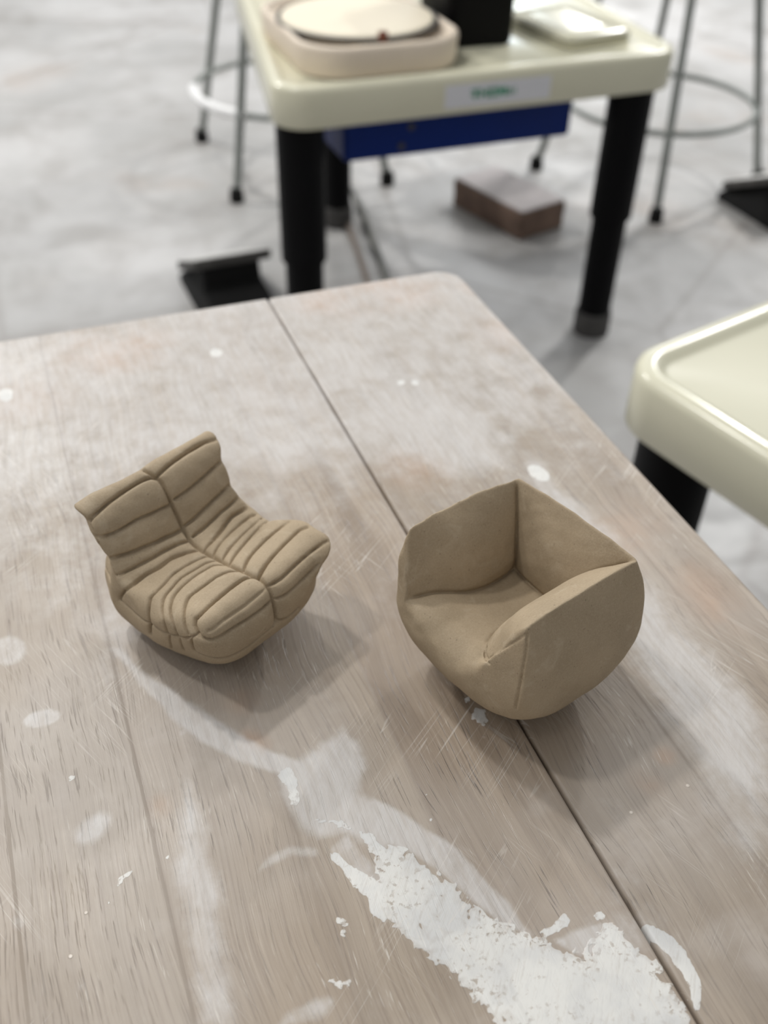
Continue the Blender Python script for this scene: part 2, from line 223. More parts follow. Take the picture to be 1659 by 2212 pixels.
GROOVES_POUF = [
([[-26.3, 13.0, 39.7], [-27.4, 14.0, 39.1], [-28.7, 15.3, 39.1], [-30.7, 17.9, 40.8], [-33.1, 21.1, 43.3]], 1.08, 0.44000000000000006, 0.2),
([[-29.9, 18.3, 41.3], [-29.7, 19.7, 43.8]], 0.54, 0.385, 0.0),
([[-31.2, 22.6, 48.7], [-30.7, 23.9, 50.8], [-30.3, 25.1, 52.9], [-29.9, 26.7, 55.6], [-29.4, 28.2, 58.1], [-28.9, 29.7, 60.6], [-28.0, 30.9, 62.7]], 0.54, 0.385, 0.0),
([[-26.9, 31.3, 63.2], [-27.8, 32.3, 60.9], [-28.5, 33.2, 58.1], [-28.9, 33.5, 56.5], [-29.2, 33.8, 54.9], [-29.6, 34.0, 53.1], [-29.9, 34.2, 51.1], [-30.2, 34.4, 48.9], [-30.5, 34.5, 46.7], [-30.8, 34.7, 44.5], [-31.1, 34.9, 42.4], [-31.4, 35.1, 40.5], [-31.5, 35.2, 38.5], [-31.6, 35.1, 34.5], [-31.4, 34.8, 30.5]], 0.96, 0.462, 0.0),
([[-28.8, -31.3, 59.4], [-29.2, -30.8, 57.5], [-29.6, -30.3, 55.7], [-30.1, -29.6, 53.9], [-30.6, -28.9, 52.1], [-30.9, -28.0, 50.1], [-31.1, -27.2, 47.8], [-31.1, -26.5, 45.7], [-31.0, -25.8, 43.5], [-30.7, -24.9, 40.5], [-30.0, -24.3, 37.7]], 0.24, 0.44000000000000006, 0.0)]
MARKS = [
('p', [[68.6, 178.3], [72.9, 173.9], [77.1, 171.4], [81.4, 167.0], [84.9, 161.1], [89.5, 152.1], [93.7, 142.7], [98.1, 134.3], [104.5, 127.0], [110.7, 123.1], [115.2, 119.0], [118.2, 113.9], [123.3, 118.4], [131.1, 123.0], [133.5, 119.6], [136.5, 111.9], [138.4, 104.1], [139.1, 96.1], [139.6, 89.3], [136.5, 80.4], [113.4, 87.6], [85.6, 99.3], [85.3, 104.8], [82.3, 109.8], [79.7, 115.9], [76.4, 122.4], [71.3, 128.9], [68.8, 136.2], [65.9, 142.9], [62.8, 147.4], [65.8, 157.4], [66.6, 170.6]], 4.0, 0.78),
('p', [[84.0, 139.6], [102.4, 126.2], [115.4, 111.8], [128.7, 118.9], [137.3, 99.8], [137.0, 83.0], [108.9, 93.5], [93.7, 109.2], [85.6, 125.2]], 5, 0.98),
('p', [[53.8, 177.1], [56.8, 176.0], [58.2, 170.5], [62.9, 165.1], [67.7, 158.0], [63.2, 146.4], [59.4, 151.2], [60.6, 156.7], [57.2, 163.2], [56.0, 169.0], [53.7, 174.4]], 1.0, 1.0),
('p', [[64.9, 182.5], [70.0, 179.7], [72.5, 173.1], [74.0, 167.8], [72.1, 163.0], [68.9, 167.9], [66.6, 175.2]], 1.2, 0.8),
('p', [[140.9, 116.9], [143.8, 116.6], [147.7, 111.8], [149.4, 106.4], [148.7, 100.3], [148.5, 94.9], [143.2, 87.9], [141.2, 87.9], [143.8, 93.6], [144.7, 99.4], [143.5, 105.3], [142.1, 109.9], [140.3, 113.8]], 0.7, 1.1),
('p', [[119.7, 130.2], [120.2, 126.2], [117.4, 124.5], [111.5, 124.4], [107.6, 126.5], [114.7, 127.4], [117.8, 129.6]], 0.8, 0.8),
('p', [[127.7, 125.9], [131.0, 125.7], [130.9, 123.2], [127.5, 124.2]], 0.6, 1.0),
('p', [[127.4, 217.2], [131.2, 214.6], [130.1, 207.9], [126.2, 206.3], [123.3, 212.7]], 1.2, 0.75),
('p', [[125.2, 222.3], [126.9, 222.3], [126.9, 220.1], [124.9, 220.1]], 0.5, 0.9),
('p', [[223.2, 334.8], [221.3, 334.0], [219.3, 334.5], [217.4, 336.4], [216.2, 339.2], [215.8, 342.4], [216.3, 345.5], [217.6, 347.7], [219.5, 348.6], [221.6, 348.1], [223.4, 346.2], [224.7, 343.3], [225.1, 340.0], [224.5, 337.0]], 0.8, 1.0),
('p', [[97.5, 506.3], [96.7, 504.5], [95.4, 503.2], [93.8, 502.8], [92.4, 503.3], [91.2, 504.6], [90.7, 506.5], [90.8, 508.6], [91.6, 510.5], [92.9, 511.8], [94.5, 512.2], [96.0, 511.7], [97.1, 510.3], [97.7, 508.4]], 1.2, 1.1),
('p', [[-21.4, 500.5], [-22.0, 497.8], [-23.2, 495.9], [-24.9, 495.2], [-26.5, 495.8], [-28.0, 497.6], [-28.8, 500.2], [-29.0, 503.2], [-28.4, 505.9], [-27.1, 507.9], [-25.5, 508.6], [-23.8, 508.0], [-22.3, 506.2], [-21.5, 503.5]], 1.5, 1.1),
('p', [[187.4, 440.9], [186.8, 440.0], [185.9, 439.5], [184.8, 439.4], [183.9, 439.7], [183.1, 440.4], [182.8, 441.4], [183.0, 442.5], [183.6, 443.4], [184.5, 443.9], [185.6, 444.1], [186.6, 443.7], [187.3, 443.0], [187.6, 442.0]], 0.8, 1.0),
('p', [[195.4, 438.7], [194.7, 437.6], [193.7, 436.9], [192.5, 436.7], [191.6, 437.1], [190.9, 437.9], [190.6, 439.0], [190.9, 440.3], [191.6, 441.3], [192.6, 442.1], [193.7, 442.3], [194.7, 441.9], [195.4, 441.1], [195.6, 439.9]], 0.8, 1.0),
('p', [[94.3, 186.4], [94.1, 186.1], [93.8, 185.9], [93.4, 185.9], [93.1, 186.0], [92.8, 186.3], [92.7, 186.6], [92.7, 186.9], [92.9, 187.2], [93.3, 187.4], [93.6, 187.4], [94.0, 187.3], [94.3, 187.0], [94.4, 186.7]], 0.5, 0.9),
('p', [[82.6, 184.4], [82.4, 184.1], [82.1, 183.9], [81.8, 183.9], [81.5, 184.0], [81.3, 184.2], [81.3, 184.5], [81.3, 184.8], [81.5, 185.1], [81.8, 185.3], [82.1, 185.3], [82.4, 185.2], [82.5, 185.0], [82.6, 184.7]], 0.5, 0.9),
('p', [[92.5, 176.1], [92.3, 175.9], [92.0, 175.7], [91.6, 175.7], [91.3, 175.8], [91.0, 176.1], [90.9, 176.4], [91.0, 176.7], [91.2, 177.0], [91.5, 177.1], [91.8, 177.2], [92.2, 177.0], [92.4, 176.8], [92.6, 176.5]], 0.5, 0.9),
('p', [[25.4, 204.9], [25.0, 204.3], [24.5, 203.9], [23.8, 203.8], [23.1, 204.0], [22.6, 204.6], [22.3, 205.3], [22.3, 206.1], [22.6, 206.7], [23.2, 207.1], [23.9, 207.2], [24.6, 207.0], [25.1, 206.4], [25.4, 205.7]], 1.0, 0.55),
('p', [[2.3, 193.7], [2.2, 193.4], [1.9, 193.2], [1.6, 193.2], [1.3, 193.3], [1.0, 193.6], [0.8, 193.9], [0.8, 194.2], [1.0, 194.5], [1.2, 194.6], [1.5, 194.7], [1.9, 194.6], [2.1, 194.3], [2.3, 194.0]], 0.5, 0.8),
('p', [[-23.0, 237.6], [-22.9, 236.9], [-23.2, 236.3], [-23.7, 235.8], [-24.4, 235.6], [-25.1, 235.7], [-25.6, 236.0], [-25.9, 236.6], [-26.0, 237.3], [-25.7, 237.9], [-25.2, 238.4], [-24.5, 238.6], [-23.8, 238.5], [-23.3, 238.2]], 1.0, 0.6),
('p', [[51.5, 216.2], [52.9, 209.2], [50.8, 199.6], [48.4, 197.5], [46.8, 199.1], [47.2, 205.0], [45.5, 214.1]], 1.2, 0.75),
('p', [[50.6, 192.2], [56.5, 190.5], [63.9, 186.8], [66.9, 180.8], [62.4, 182.5], [55.5, 187.5], [50.0, 189.0]], 1.2, 0.6),
('p', [[-16.0, 191.9], [-11.1, 193.7], [-6.1, 195.9], [-4.4, 196.7], [-8.1, 193.5], [-13.2, 190.9], [-16.2, 188.9]], 1.0, 0.55),
('p', [[-19.5, 187.1], [-17.6, 187.3], [-18.7, 185.1], [-20.0, 181.3], [-20.3, 183.1]], 0.6, 0.5),
('p', [[27.4, 259.0], [29.5, 258.3], [28.8, 257.3], [27.0, 258.0]], 0.5, 0.6),
('p', [[113.7, 155.6], [113.7, 154.6], [102.3, 148.3], [101.6, 149.5]], 0.7, 0.45),
('p', [[131.2, 136.8], [133.9, 136.7], [135.9, 134.1], [134.6, 131.1], [132.4, 131.1], [131.8, 133.0]], 1.5, 0.5),
('p', [[48.1, 155.3], [54.6, 151.2], [52.4, 149.6], [48.8, 143.6], [47.9, 147.9]], 1.5, 0.5),
('p', [[32.4, 142.6], [35.9, 141.7], [45.4, 133.9], [49.2, 131.8], [43.1, 129.5], [38.9, 137.1], [33.1, 140.0]], 1.5, 0.5),
('w', [[-1.8, 296.0], [2.6, 294.4], [10.5, 275.8], [21.8, 258.6], [35.2, 238.3], [46.5, 223.5], [55.5, 214.7], [53.7, 208.9], [44.2, 215.6], [32.2, 226.5], [22.6, 237.8], [16.8, 247.9], [9.0, 267.6]], 2.0, 1.0),
('w', [[45.8, 211.8], [53.9, 215.3], [66.8, 221.7], [75.5, 225.4], [78.3, 217.5], [77.3, 204.6], [72.3, 195.8], [78.1, 187.6], [78.7, 175.5], [71.0, 169.0], [62.1, 181.7], [52.7, 184.1], [47.0, 190.1], [46.1, 198.3]], 3.0, 0.75),
('w', [[74.8, 192.9], [82.1, 184.1], [87.4, 175.3], [92.4, 168.6], [96.7, 162.3], [98.6, 153.3], [100.1, 147.4], [103.8, 139.0], [104.5, 130.3], [105.9, 126.5], [97.8, 133.6], [89.2, 151.4], [81.0, 166.2], [69.0, 177.2]], 1.2, 0.75),
('w', [[110.7, 122.9], [121.7, 123.0], [128.9, 122.1], [130.0, 116.8], [122.7, 113.0], [115.8, 115.6]], 1.2, 0.8),
('w', [[54.3, 178.8], [62.1, 181.7], [64.2, 173.3], [69.1, 164.2], [66.7, 157.9], [57.5, 168.4], [54.2, 176.0]], 1.2, 0.55),
('w', [[14.6, 225.4], [17.2, 218.1], [15.6, 203.6], [15.2, 171.7], [12.4, 148.5], [8.8, 131.4], [-1.5, 135.3], [0.3, 152.9], [1.7, 176.7], [4.6, 198.0], [9.7, 210.7]], 4.0, 0.6),
('w', [[-24.4, 268.4], [-25.0, 266.3], [-26.9, 264.8], [-29.6, 264.0], [-32.7, 264.0], [-35.5, 265.0], [-37.6, 266.7], [-38.4, 268.7], [-37.9, 270.7], [-36.1, 272.3], [-33.3, 273.1], [-30.2, 273.1], [-27.3, 272.1], [-25.2, 270.4]], 0.8, 0.7),
('w', [[-13.3, 217.3], [-13.2, 215.0], [-14.6, 212.6], [-17.0, 210.4], [-20.0, 208.9], [-23.0, 208.3], [-25.4, 208.9], [-26.8, 210.4], [-26.9, 212.5], [-25.7, 215.0], [-23.3, 217.2], [-20.3, 218.8], [-17.2, 219.3], [-14.7, 218.8]], 2, 0.6),
('w', [[-33.0, 308.0], [-33.7, 304.4], [-35.8, 301.7], [-39.0, 300.4], [-42.5, 300.8], [-45.7, 302.7], [-48.0, 305.8], [-49.0, 309.6], [-48.3, 313.2], [-46.3, 316.0], [-43.1, 317.4], [-39.5, 317.1], [-36.2, 315.1], [-33.8, 311.8]], 1.5, 0.6),
('w', [[25.9, 176.5], [32.3, 182.3], [41.0, 184.2], [50.5, 179.8], [50.3, 176.6], [40.6, 180.1], [32.1, 178.7]], 1.2, 0.5),
('w', [[39.8, 129.2], [39.0, 127.8], [36.4, 126.6], [32.7, 125.7], [28.5, 125.4], [24.7, 125.7], [21.9, 126.5], [20.8, 127.7], [21.5, 129.1], [24.0, 130.4], [27.7, 131.3], [31.9, 131.6], [35.9, 131.3], [38.7, 130.5]], 1.5, 0.55),
('w', [[19.2, 242.7], [18.9, 241.9], [18.3, 241.4], [17.5, 241.3], [16.8, 241.5], [16.2, 242.1], [15.9, 243.0], [15.9, 243.9], [16.3, 244.6], [16.9, 245.1], [17.6, 245.3], [18.3, 245.0], [18.9, 244.4], [19.2, 243.6]], 0.8, 0.6),
('w', [[-29.7, 159.6], [-30.4, 158.8], [-31.3, 158.4], [-32.1, 158.6], [-32.9, 159.2], [-33.3, 160.1], [-33.4, 161.2], [-33.0, 162.2], [-32.4, 163.0], [-31.5, 163.4], [-30.6, 163.3], [-29.9, 162.7], [-29.5, 161.7], [-29.4, 160.6]], 1.5, 0.4),
('w', [[-45.4, 187.4], [-45.8, 186.2], [-46.6, 185.5], [-47.6, 185.3], [-48.7, 185.7], [-49.6, 186.6], [-50.3, 187.9], [-50.4, 189.2], [-50.0, 190.4], [-49.3, 191.1], [-48.2, 191.3], [-47.1, 190.9], [-46.1, 190.0], [-45.5, 188.7]], 1.5, 0.4),
('w', [[195.2, 450.9], [186.6, 441.7], [174.4, 438.8], [160.9, 442.3], [148.4, 451.6], [139.3, 465.2], [135.2, 480.7], [137.3, 495.1], [145.4, 505.5], [158.1, 509.4], [172.8, 505.8], [186.1, 495.4], [195.2, 480.5], [198.4, 464.6]], 14, 0.75),
('w', [[221.7, 402.2], [204.9, 387.5], [171.4, 378.6], [128.9, 376.8], [85.6, 381.7], [48.6, 392.3], [23.8, 406.9], [15.7, 422.9], [26.5, 437.7], [55.6, 448.4], [98.6, 452.5], [147.1, 448.4], [189.8, 436.6], [216.7, 419.9]], 22, 0.6),
('w', [[214.8, 358.4], [202.5, 350.3], [187.3, 351.0], [171.6, 360.5], [158.1, 377.1], [149.3, 398.3], [147.0, 420.5], [152.4, 439.1], [164.8, 449.9], [181.8, 449.9], [199.5, 438.8], [213.7, 419.3], [221.5, 396.3], [221.6, 374.6]], 16, 0.8),
('w', [[89.7, 435.4], [85.4, 426.4], [76.3, 419.6], [64.3, 416.2], [51.8, 416.7], [41.0, 421.0], [33.8, 428.3], [31.7, 437.3], [35.2, 446.3], [43.9, 453.6], [56.1, 457.6], [69.4, 457.3], [80.9, 452.7], [88.2, 444.9]], 10, 0.6),
('w', [[97.0, 529.1], [91.9, 520.0], [81.0, 513.3], [66.5, 510.2], [51.3, 511.1], [38.1, 515.9], [29.3, 523.6], [26.6, 532.9], [30.8, 542.0], [41.1, 549.2], [55.9, 552.9], [72.0, 552.1], [86.0, 547.1], [95.0, 538.8]], 8, 0.5),
('w', [[244.6, 376.0], [232.2, 370.1], [221.2, 372.1], [213.5, 381.4], [210.4, 396.8], [212.8, 415.8], [220.5, 435.0], [232.5, 450.4], [246.3, 458.2], [258.7, 456.4], [267.0, 445.2], [269.2, 427.4], [265.2, 407.3], [256.3, 389.1]], 14, 0.6),
('w', [[221.9, 366.6], [231.0, 296.4], [227.1, 242.0], [231.6, 170.9], [200.9, 130.7], [196.1, 174.6], [204.4, 235.5], [207.5, 308.4]], 9, 0.8),
('w', [[203.7, 195.7], [213.0, 146.5], [184.6, 109.2], [181.8, 147.6]], 10, 0.45),
('w', [[20.7, 364.2], [13.7, 340.8], [3.2, 325.2], [-8.6, 319.2], [-20.1, 323.4], [-29.4, 336.9], [-35.1, 358.2], [-35.7, 384.3], [-30.5, 410.5], [-20.0, 431.1], [-6.2, 440.5], [7.6, 435.6], [18.0, 417.7], [22.5, 391.7]], 30, 0.4),
('w', [[10.7, 296.9], [8.0, 287.4], [4.2, 280.6], [0.0, 277.6], [-3.8, 279.0], [-6.6, 284.5], [-7.9, 293.1], [-7.3, 303.4], [-4.9, 313.5], [-1.0, 321.1], [3.5, 324.7], [7.6, 323.2], [10.6, 317.0], [11.6, 307.5]], 10, 0.45),
('w', [[20.0, 473.2], [15.8, 462.7], [7.5, 456.2], [-3.2, 454.8], [-14.2, 458.7], [-23.8, 467.2], [-30.0, 478.7], [-31.6, 491.2], [-28.1, 502.4], [-19.9, 509.8], [-8.7, 511.7], [3.2, 507.6], [13.2, 498.3], [19.2, 486.0]], 15, 0.45),
('w', [[146.3, 116.5], [138.1, 101.4], [130.0, 90.6], [123.3, 85.5], [119.0, 86.5], [117.7, 93.4], [119.7, 105.5], [125.0, 121.1], [132.9, 137.6], [142.0, 151.4], [150.3, 158.9], [155.6, 157.8], [156.4, 148.4], [152.9, 133.4]], 16, 0.35),
('b', [[68.6, 526.5], [63.6, 516.8], [53.0, 510.3], [39.0, 508.2], [24.3, 510.6], [11.6, 517.2], [3.1, 526.7], [0.5, 537.4], [4.6, 547.3], [14.7, 554.4], [29.1, 557.1], [44.7, 554.7], [58.2, 547.6], [66.7, 537.5]], 12, 0.9),
('b', [[258.0, 540.5], [248.9, 530.5], [231.3, 523.2], [209.0, 520.0], [186.2, 521.3], [167.1, 526.7], [155.1, 535.2], [152.4, 545.4], [159.8, 555.3], [176.4, 563.1], [199.0, 567.1], [223.2, 566.2], [243.8, 560.5], [256.3, 551.3]], 10, 0.9),
('b', [[177.2, 361.3], [173.2, 355.7], [167.5, 352.2], [161.2, 351.4], [155.4, 353.5], [151.2, 358.0], [149.4, 364.1], [150.5, 370.7], [154.3, 376.5], [160.0, 380.3], [166.6, 381.3], [172.7, 379.1], [177.0, 374.4], [178.6, 368.0]], 10, 0.6),
('b', [[240.7, 272.6], [233.6, 269.8], [227.5, 270.2], [223.3, 273.9], [222.0, 280.1], [223.8, 287.8], [228.4, 295.5], [235.1, 301.7], [242.6, 305.0], [249.2, 304.6], [253.5, 300.6], [254.6, 293.9], [252.4, 285.9], [247.4, 278.4]], 12, 0.7),
('b', [[251.5, 217.5], [248.1, 217.9], [245.0, 222.0], [242.9, 229.0], [242.1, 237.7], [242.9, 246.5], [245.1, 253.6], [248.4, 257.4], [252.0, 257.1], [255.2, 252.6], [257.3, 245.0], [257.9, 236.0], [256.9, 227.4], [254.6, 220.9]], 10, 0.8),
('b', [[187.0, 169.1], [185.8, 168.4], [184.5, 168.3], [183.2, 168.7], [182.3, 169.6], [181.9, 170.9], [182.1, 172.2], [182.9, 173.3], [184.1, 174.0], [185.5, 174.1], [186.8, 173.7], [187.7, 172.7], [188.1, 171.5], [187.9, 170.2]], 3, 1.3),
('b', [[174.6, 160.8], [173.5, 160.4], [172.0, 160.6], [170.5, 161.4], [169.3, 162.6], [168.5, 164.1], [168.4, 165.5], [168.9, 166.5], [170.0, 167.0], [171.4, 166.8], [172.9, 166.0], [174.2, 164.7], [175.0, 163.2], [175.1, 161.8]], 5, 0.9),
('b', [[277.4, 528.1], [272.7, 525.1], [267.8, 526.3], [263.7, 531.6], [261.0, 540.0], [260.4, 550.0], [262.0, 559.6], [265.5, 566.9], [270.4, 570.3], [275.5, 569.1], [279.8, 563.4], [282.4, 554.5], [282.8, 544.3], [281.0, 534.9]], 6, 0.8),
('b', [[45.0, 226.8], [44.1, 226.4], [42.7, 226.9], [41.3, 228.1], [40.0, 229.8], [39.2, 231.7], [38.9, 233.4], [39.3, 234.5], [40.3, 234.9], [41.6, 234.5], [43.1, 233.3], [44.3, 231.5], [45.2, 229.6], [45.4, 228.0]], 4, 0.8),
('b', [[46.9, 250.1], [46.0, 248.1], [44.5, 246.8], [42.7, 246.4], [41.1, 247.0], [39.8, 248.5], [39.2, 250.6], [39.4, 252.8], [40.3, 254.8], [41.8, 256.2], [43.6, 256.6], [45.3, 256.0], [46.5, 254.5], [47.1, 252.4]], 5, 0.6),
('b', [[4.9, 213.4], [4.4, 212.2], [3.7, 211.4], [2.9, 211.1], [2.0, 211.4], [1.4, 212.2], [1.1, 213.4], [1.2, 214.8], [1.6, 216.0], [2.3, 216.9], [3.2, 217.2], [4.0, 216.9], [4.6, 216.0], [4.9, 214.8]], 4, 0.8),
('b', [[270.8, 459.9], [264.3, 456.7], [258.6, 458.7], [254.6, 465.5], [253.2, 475.9], [254.7, 488.1], [258.9, 499.8], [265.1, 508.4], [272.0, 512.2], [278.1, 510.0], [282.2, 502.5], [283.3, 491.3], [281.4, 478.9], [276.9, 467.7]], 12, 0.6),
('b', [[7.1, 487.3], [3.5, 476.2], [-3.5, 469.0], [-12.3, 466.9], [-21.5, 470.1], [-29.3, 478.1], [-34.4, 489.4], [-35.6, 502.1], [-32.6, 513.8], [-25.8, 521.9], [-16.4, 524.6], [-6.6, 521.2], [1.7, 512.4], [6.5, 500.2]], 14, 0.4),
('k', [[136.3, 193.0], [133.4, 179.8], [132.7, 167.6], [130.7, 160.4], [130.6, 172.5], [131.3, 184.9]], 5, 0.9),
('k', [[148.9, 134.8], [152.6, 133.4], [149.5, 125.6], [145.0, 125.5]], 5, 0.9),
('k', [[111.0, 213.7], [115.8, 186.2], [116.8, 176.5], [107.0, 181.1], [103.8, 205.9]], 10, 0.6),
('k', [[159.4, 187.9], [161.1, 183.9], [150.7, 169.3], [149.5, 173.9]], 6, 0.7),
('k', [[117.1, 146.5], [116.8, 137.7], [116.0, 132.8], [114.3, 139.5]], 5, 0.7),
('k', [[90.3, 195.6], [95.2, 185.4], [94.6, 173.6], [98.9, 165.3], [93.1, 172.2], [90.9, 186.0]], 6, 0.6),
('k', [[141.8, 145.7], [146.5, 133.8], [142.4, 130.0], [141.4, 140.3]], 6, 0.7),
('k', [[147.7, 129.8], [145.1, 118.7], [143.1, 121.1]], 5, 0.5),
('k', [[5.5, 222.4], [18.9, 207.3], [22.2, 186.9], [14.8, 189.6], [7.0, 205.7]], 14, 0.3)]
RIBBED_AT = (0.02934, 0.33147, .7402, 0.46531)
POUF_AT = (0.14740, 0.23199, .7402, 0.29725)


# ---------- helpers ----------
def tag(o, label=None, cat=None, group=None, kind=None):
    if label: o['label'] = label
    if cat: o['category'] = cat
    if group: o['group'] = group
    if kind: o['kind'] = kind
    return o

def empty(name, loc, rz=0, **kw):
    o = bpy.data.objects.new(name, None); COL.objects.link(o)
    o.location = loc; o.rotation_euler = (0, 0, rz); o.empty_display_size = .05
    return tag(o, **kw)

def link(name, me, mat, parent=None, smooth=True, **kw):
    o = bpy.data.objects.new(name, me); COL.objects.link(o)
    if mat: me.materials.append(mat)
    if smooth: me.polygons.foreach_set('use_smooth', [True]*len(me.polygons))
    if parent: o.parent = parent
    return tag(o, **kw)

def from_bm(name, bm, mat, parent=None, smooth=True, angle=35, **kw):
    bmesh.ops.recalc_face_normals(bm, faces=bm.faces)
    me = bpy.data.meshes.new(name); bm.to_mesh(me); bm.free()
    o = link(name, me, mat, parent, smooth, **kw)
    if smooth: me.set_sharp_from_angle(angle=math.radians(angle))
    return o

def rrect(hx, hy, r, n=8, cx=0, cy=0):
    r = min(r, hx-1e-5, hy-1e-5); out = []
    for qx, qy, a0 in ((1, 1, 0), (-1, 1, 90), (-1, -1, 180), (1, -1, 270)):
        for i in range(n+1):
            a = math.radians(a0 + 90*i/n)
            out.append((cx + qx*(hx-r) + r*math.cos(a), cy + qy*(hy-r) + r*math.sin(a)))
    return out

def loft(bm, loops, close=True):
    """stack of equally long closed loops of 3D points"""
    rows = [[bm.verts.new(p) for p in L] for L in loops]
    for a, b in zip(rows[:-1], rows[1:]):
        n = len(a)
        for i in range(n):
            bm.faces.new((a[i], a[(i+1) % n], b[(i+1) % n], b[i]))
    if close:
        bm.faces.new(rows[0][::-1]); bm.faces.new(rows[-1])
    return rows

def slab(bm, hx, hy, r, prof, cx=0, cy=0, n=8):
    """rounded slab: prof = [(inset, z), ...] from the underside round to the middle of the top"""
    loft(bm, [[(x, y, z) for x, y in rrect(hx-i, hy-i, max(r-i, .0008), n, cx, cy)] for i, z in prof])

def rpoly(C, r, inset, n=8):
    """convex polygon (counter-clockwise) inset and with rounded corners"""
    m = len(C); L = []
    for i in range(m):
        a, b = Vector(C[i]), Vector(C[(i+1) % m]); d = (b-a).normalized(); nn = Vector((-d.y, d.x))
        L.append((a+nn*inset, d))
    out = []; rr = max(r-inset, .001)
    for i in range(m):
        (p, d), (q, e) = L[i-1], L[i]
        t = ((q-p).x*e.y-(q-p).y*e.x)/(d.x*e.y-d.y*e.x); c = p+d*t
        ang = math.acos(max(-1, min(1, d.dot(e)))); k = rr*math.tan(ang/2)
        n1 = Vector((-d.y, d.x)); o = c-d*k+n1*rr; a0 = math.atan2(-n1.y, -n1.x)
        out += [(o.x+rr*math.cos(a0+ang*j/n), o.y+rr*math.sin(a0+ang*j/n)) for j in range(n+1)]
    return out

def lathe(bm, prof, n=32, cx=0, cy=0):
    loft(bm, [[(cx+r*math.cos(2*PI*k/n), cy+r*math.sin(2*PI*k/n), z) for k in range(n)] for r, z in prof])

def tube(bm, pts, r, n=10, cap=True):
    pts = [Vector(p) for p in pts]; rows = []
    up = Vector((0, 0, 1)); t0 = (pts[1]-pts[0]).normalized()
    nrm = t0.orthogonal().normalized()
    for i, p in enumerate(pts):
        t = (pts[min(i+1, len(pts)-1)] - pts[max(i-1, 0)]).normalized()
        nrm = (nrm - t*nrm.dot(t)).normalized(); b = t.cross(nrm)
        rr = r[i] if isinstance(r, (list, tuple)) else r
        rows.append([p + nrm*(rr*math.cos(2*PI*k/n)) + b*(rr*math.sin(2*PI*k/n)) for k in range(n)])
    loft(bm, rows, cap)

def ring(bm, R, r, z, n=48, m=10):
    vs = [[bm.verts.new(((R+r*math.cos(2*PI*j/m))*math.cos(2*PI*i/n), (R+r*math.cos(2*PI*j/m))*math.sin(2*PI*i/n), z+r*math.sin(2*PI*j/m))) for j in range(m)] for i in range(n)]
    for i in range(n):
        for j in range(m):
            bm.faces.new((vs[i][j], vs[(i+1) % n][j], vs[(i+1) % n][(j+1) % m], vs[i][(j+1) % m]))

def spline(pts, n=8):
    P = [Vector(p) for p in pts]; P = [P[0]*2-P[1]] + P + [P[-1]*2-P[-2]]; out = []
    for i in range(1, len(P)-2):
        a, b, c, d = P[i-1:i+3]
        for k in range(n):
            t = k/n
            out.append(.5*((2*b)+(c-a)*t+(2*a-5*b+4*c-d)*t*t+(3*b-a-3*c+d)*t**3))
    out.append(P[-2]); return out

# ---------- materials ----------
class NT:
    def __init__(s, name):
        s.m = bpy.data.materials.new(name); s.m.use_nodes = True; s.t = s.m.node_tree
        s.b = s.t.nodes['Principled BSDF']; s.out = s.t.nodes['Material Output']
    def n(s, kind, **kw):
        nd = s.t.nodes.new(kind)
        for k, v in kw.items():
            if k in ('ins',):
                for a, b in v.items():
                    if isinstance(b, bpy.types.NodeSocket): s.t.links.new(b, nd.inputs[a])
                    else: nd.inputs[a].default_value = b
            else: setattr(nd, k, v)
        return nd
    def math(s, op, a, b=None, c=None, clamp=False):
        nd = s.t.nodes.new('ShaderNodeMath'); nd.operation = op; nd.use_clamp = clamp
        for i, v in enumerate((a, b, c)):
            if v is None: continue
            if isinstance(v, bpy.types.NodeSocket): s.t.links.new(v, nd.inputs[i])
            else: nd.inputs[i].default_value = v
        return nd.outputs[0]
    def mix(s, f, a, b, blend='MIX'):
        nd = s.t.nodes.new('ShaderNodeMix'); nd.data_type = 'RGBA'; nd.blend_type = blend
        for k, v in ((0, f), (6, a), (7, b)):
            if isinstance(v, bpy.types.NodeSocket): s.t.links.new(v, nd.inputs[k])
            else: nd.inputs[k].default_value = v if k == 0 or len(v) == 4 else (*v, 1)
        return nd.outputs[2]
    def noise(s, scale, vec=None, detail=4, rough=.55, dist=0, sc=None):
        nd = s.t.nodes.new('ShaderNodeTexNoise')
        nd.inputs['Scale'].default_value = scale; nd.inputs['Detail'].default_value = detail
        nd.inputs['Roughness'].default_value = rough; nd.inputs['Distortion'].default_value = dist
        if vec is not None:
            if sc:
                mp = s.t.nodes.new('ShaderNodeMapping'); s.t.links.new(vec, mp.inputs[0]); mp.inputs['Scale'].default_value = sc; vec = mp.outputs[0]
            s.t.links.new(vec, nd.inputs['Vector'])
        return nd.outputs['Fac']
    def ramp(s, f, a, b, lo=0., hi=1.):
        nd = s.t.nodes.new('ShaderNodeMapRange'); nd.interpolation_type = 'SMOOTHSTEP'
        nd.inputs[1].default_value = a; nd.inputs[2].default_value = b; nd.inputs[3].default_value = lo; nd.inputs[4].default_value = hi
        if isinstance(f, bpy.types.NodeSocket): s.t.links.new(f, nd.inputs[0])
        return nd.outputs[0]
    def set(s, k, v):
        if isinstance(v, bpy.types.NodeSocket): s.t.links.new(v, s.b.inputs[k])
        else: s.b.inputs[k].default_value = (*v, 1) if isinstance(v, tuple) and len(v) == 3 else v
    def bump(s, h, strength=.3, dist=.001):
        nd = s.t.nodes.new('ShaderNodeBump'); nd.inputs['Strength'].default_value = strength; nd.inputs['Distance'].default_value = dist
        s.t.links.new(h, nd.inputs['Height']); s.t.links.new(nd.outputs[0], s.b.inputs['Normal'])
def srgb(r, g, b):
    f = lambda c: (c/255/12.92) if c/255 <= .04045 else ((c/255+.055)/1.055)**2.4
    return (f(r), f(g), f(b))

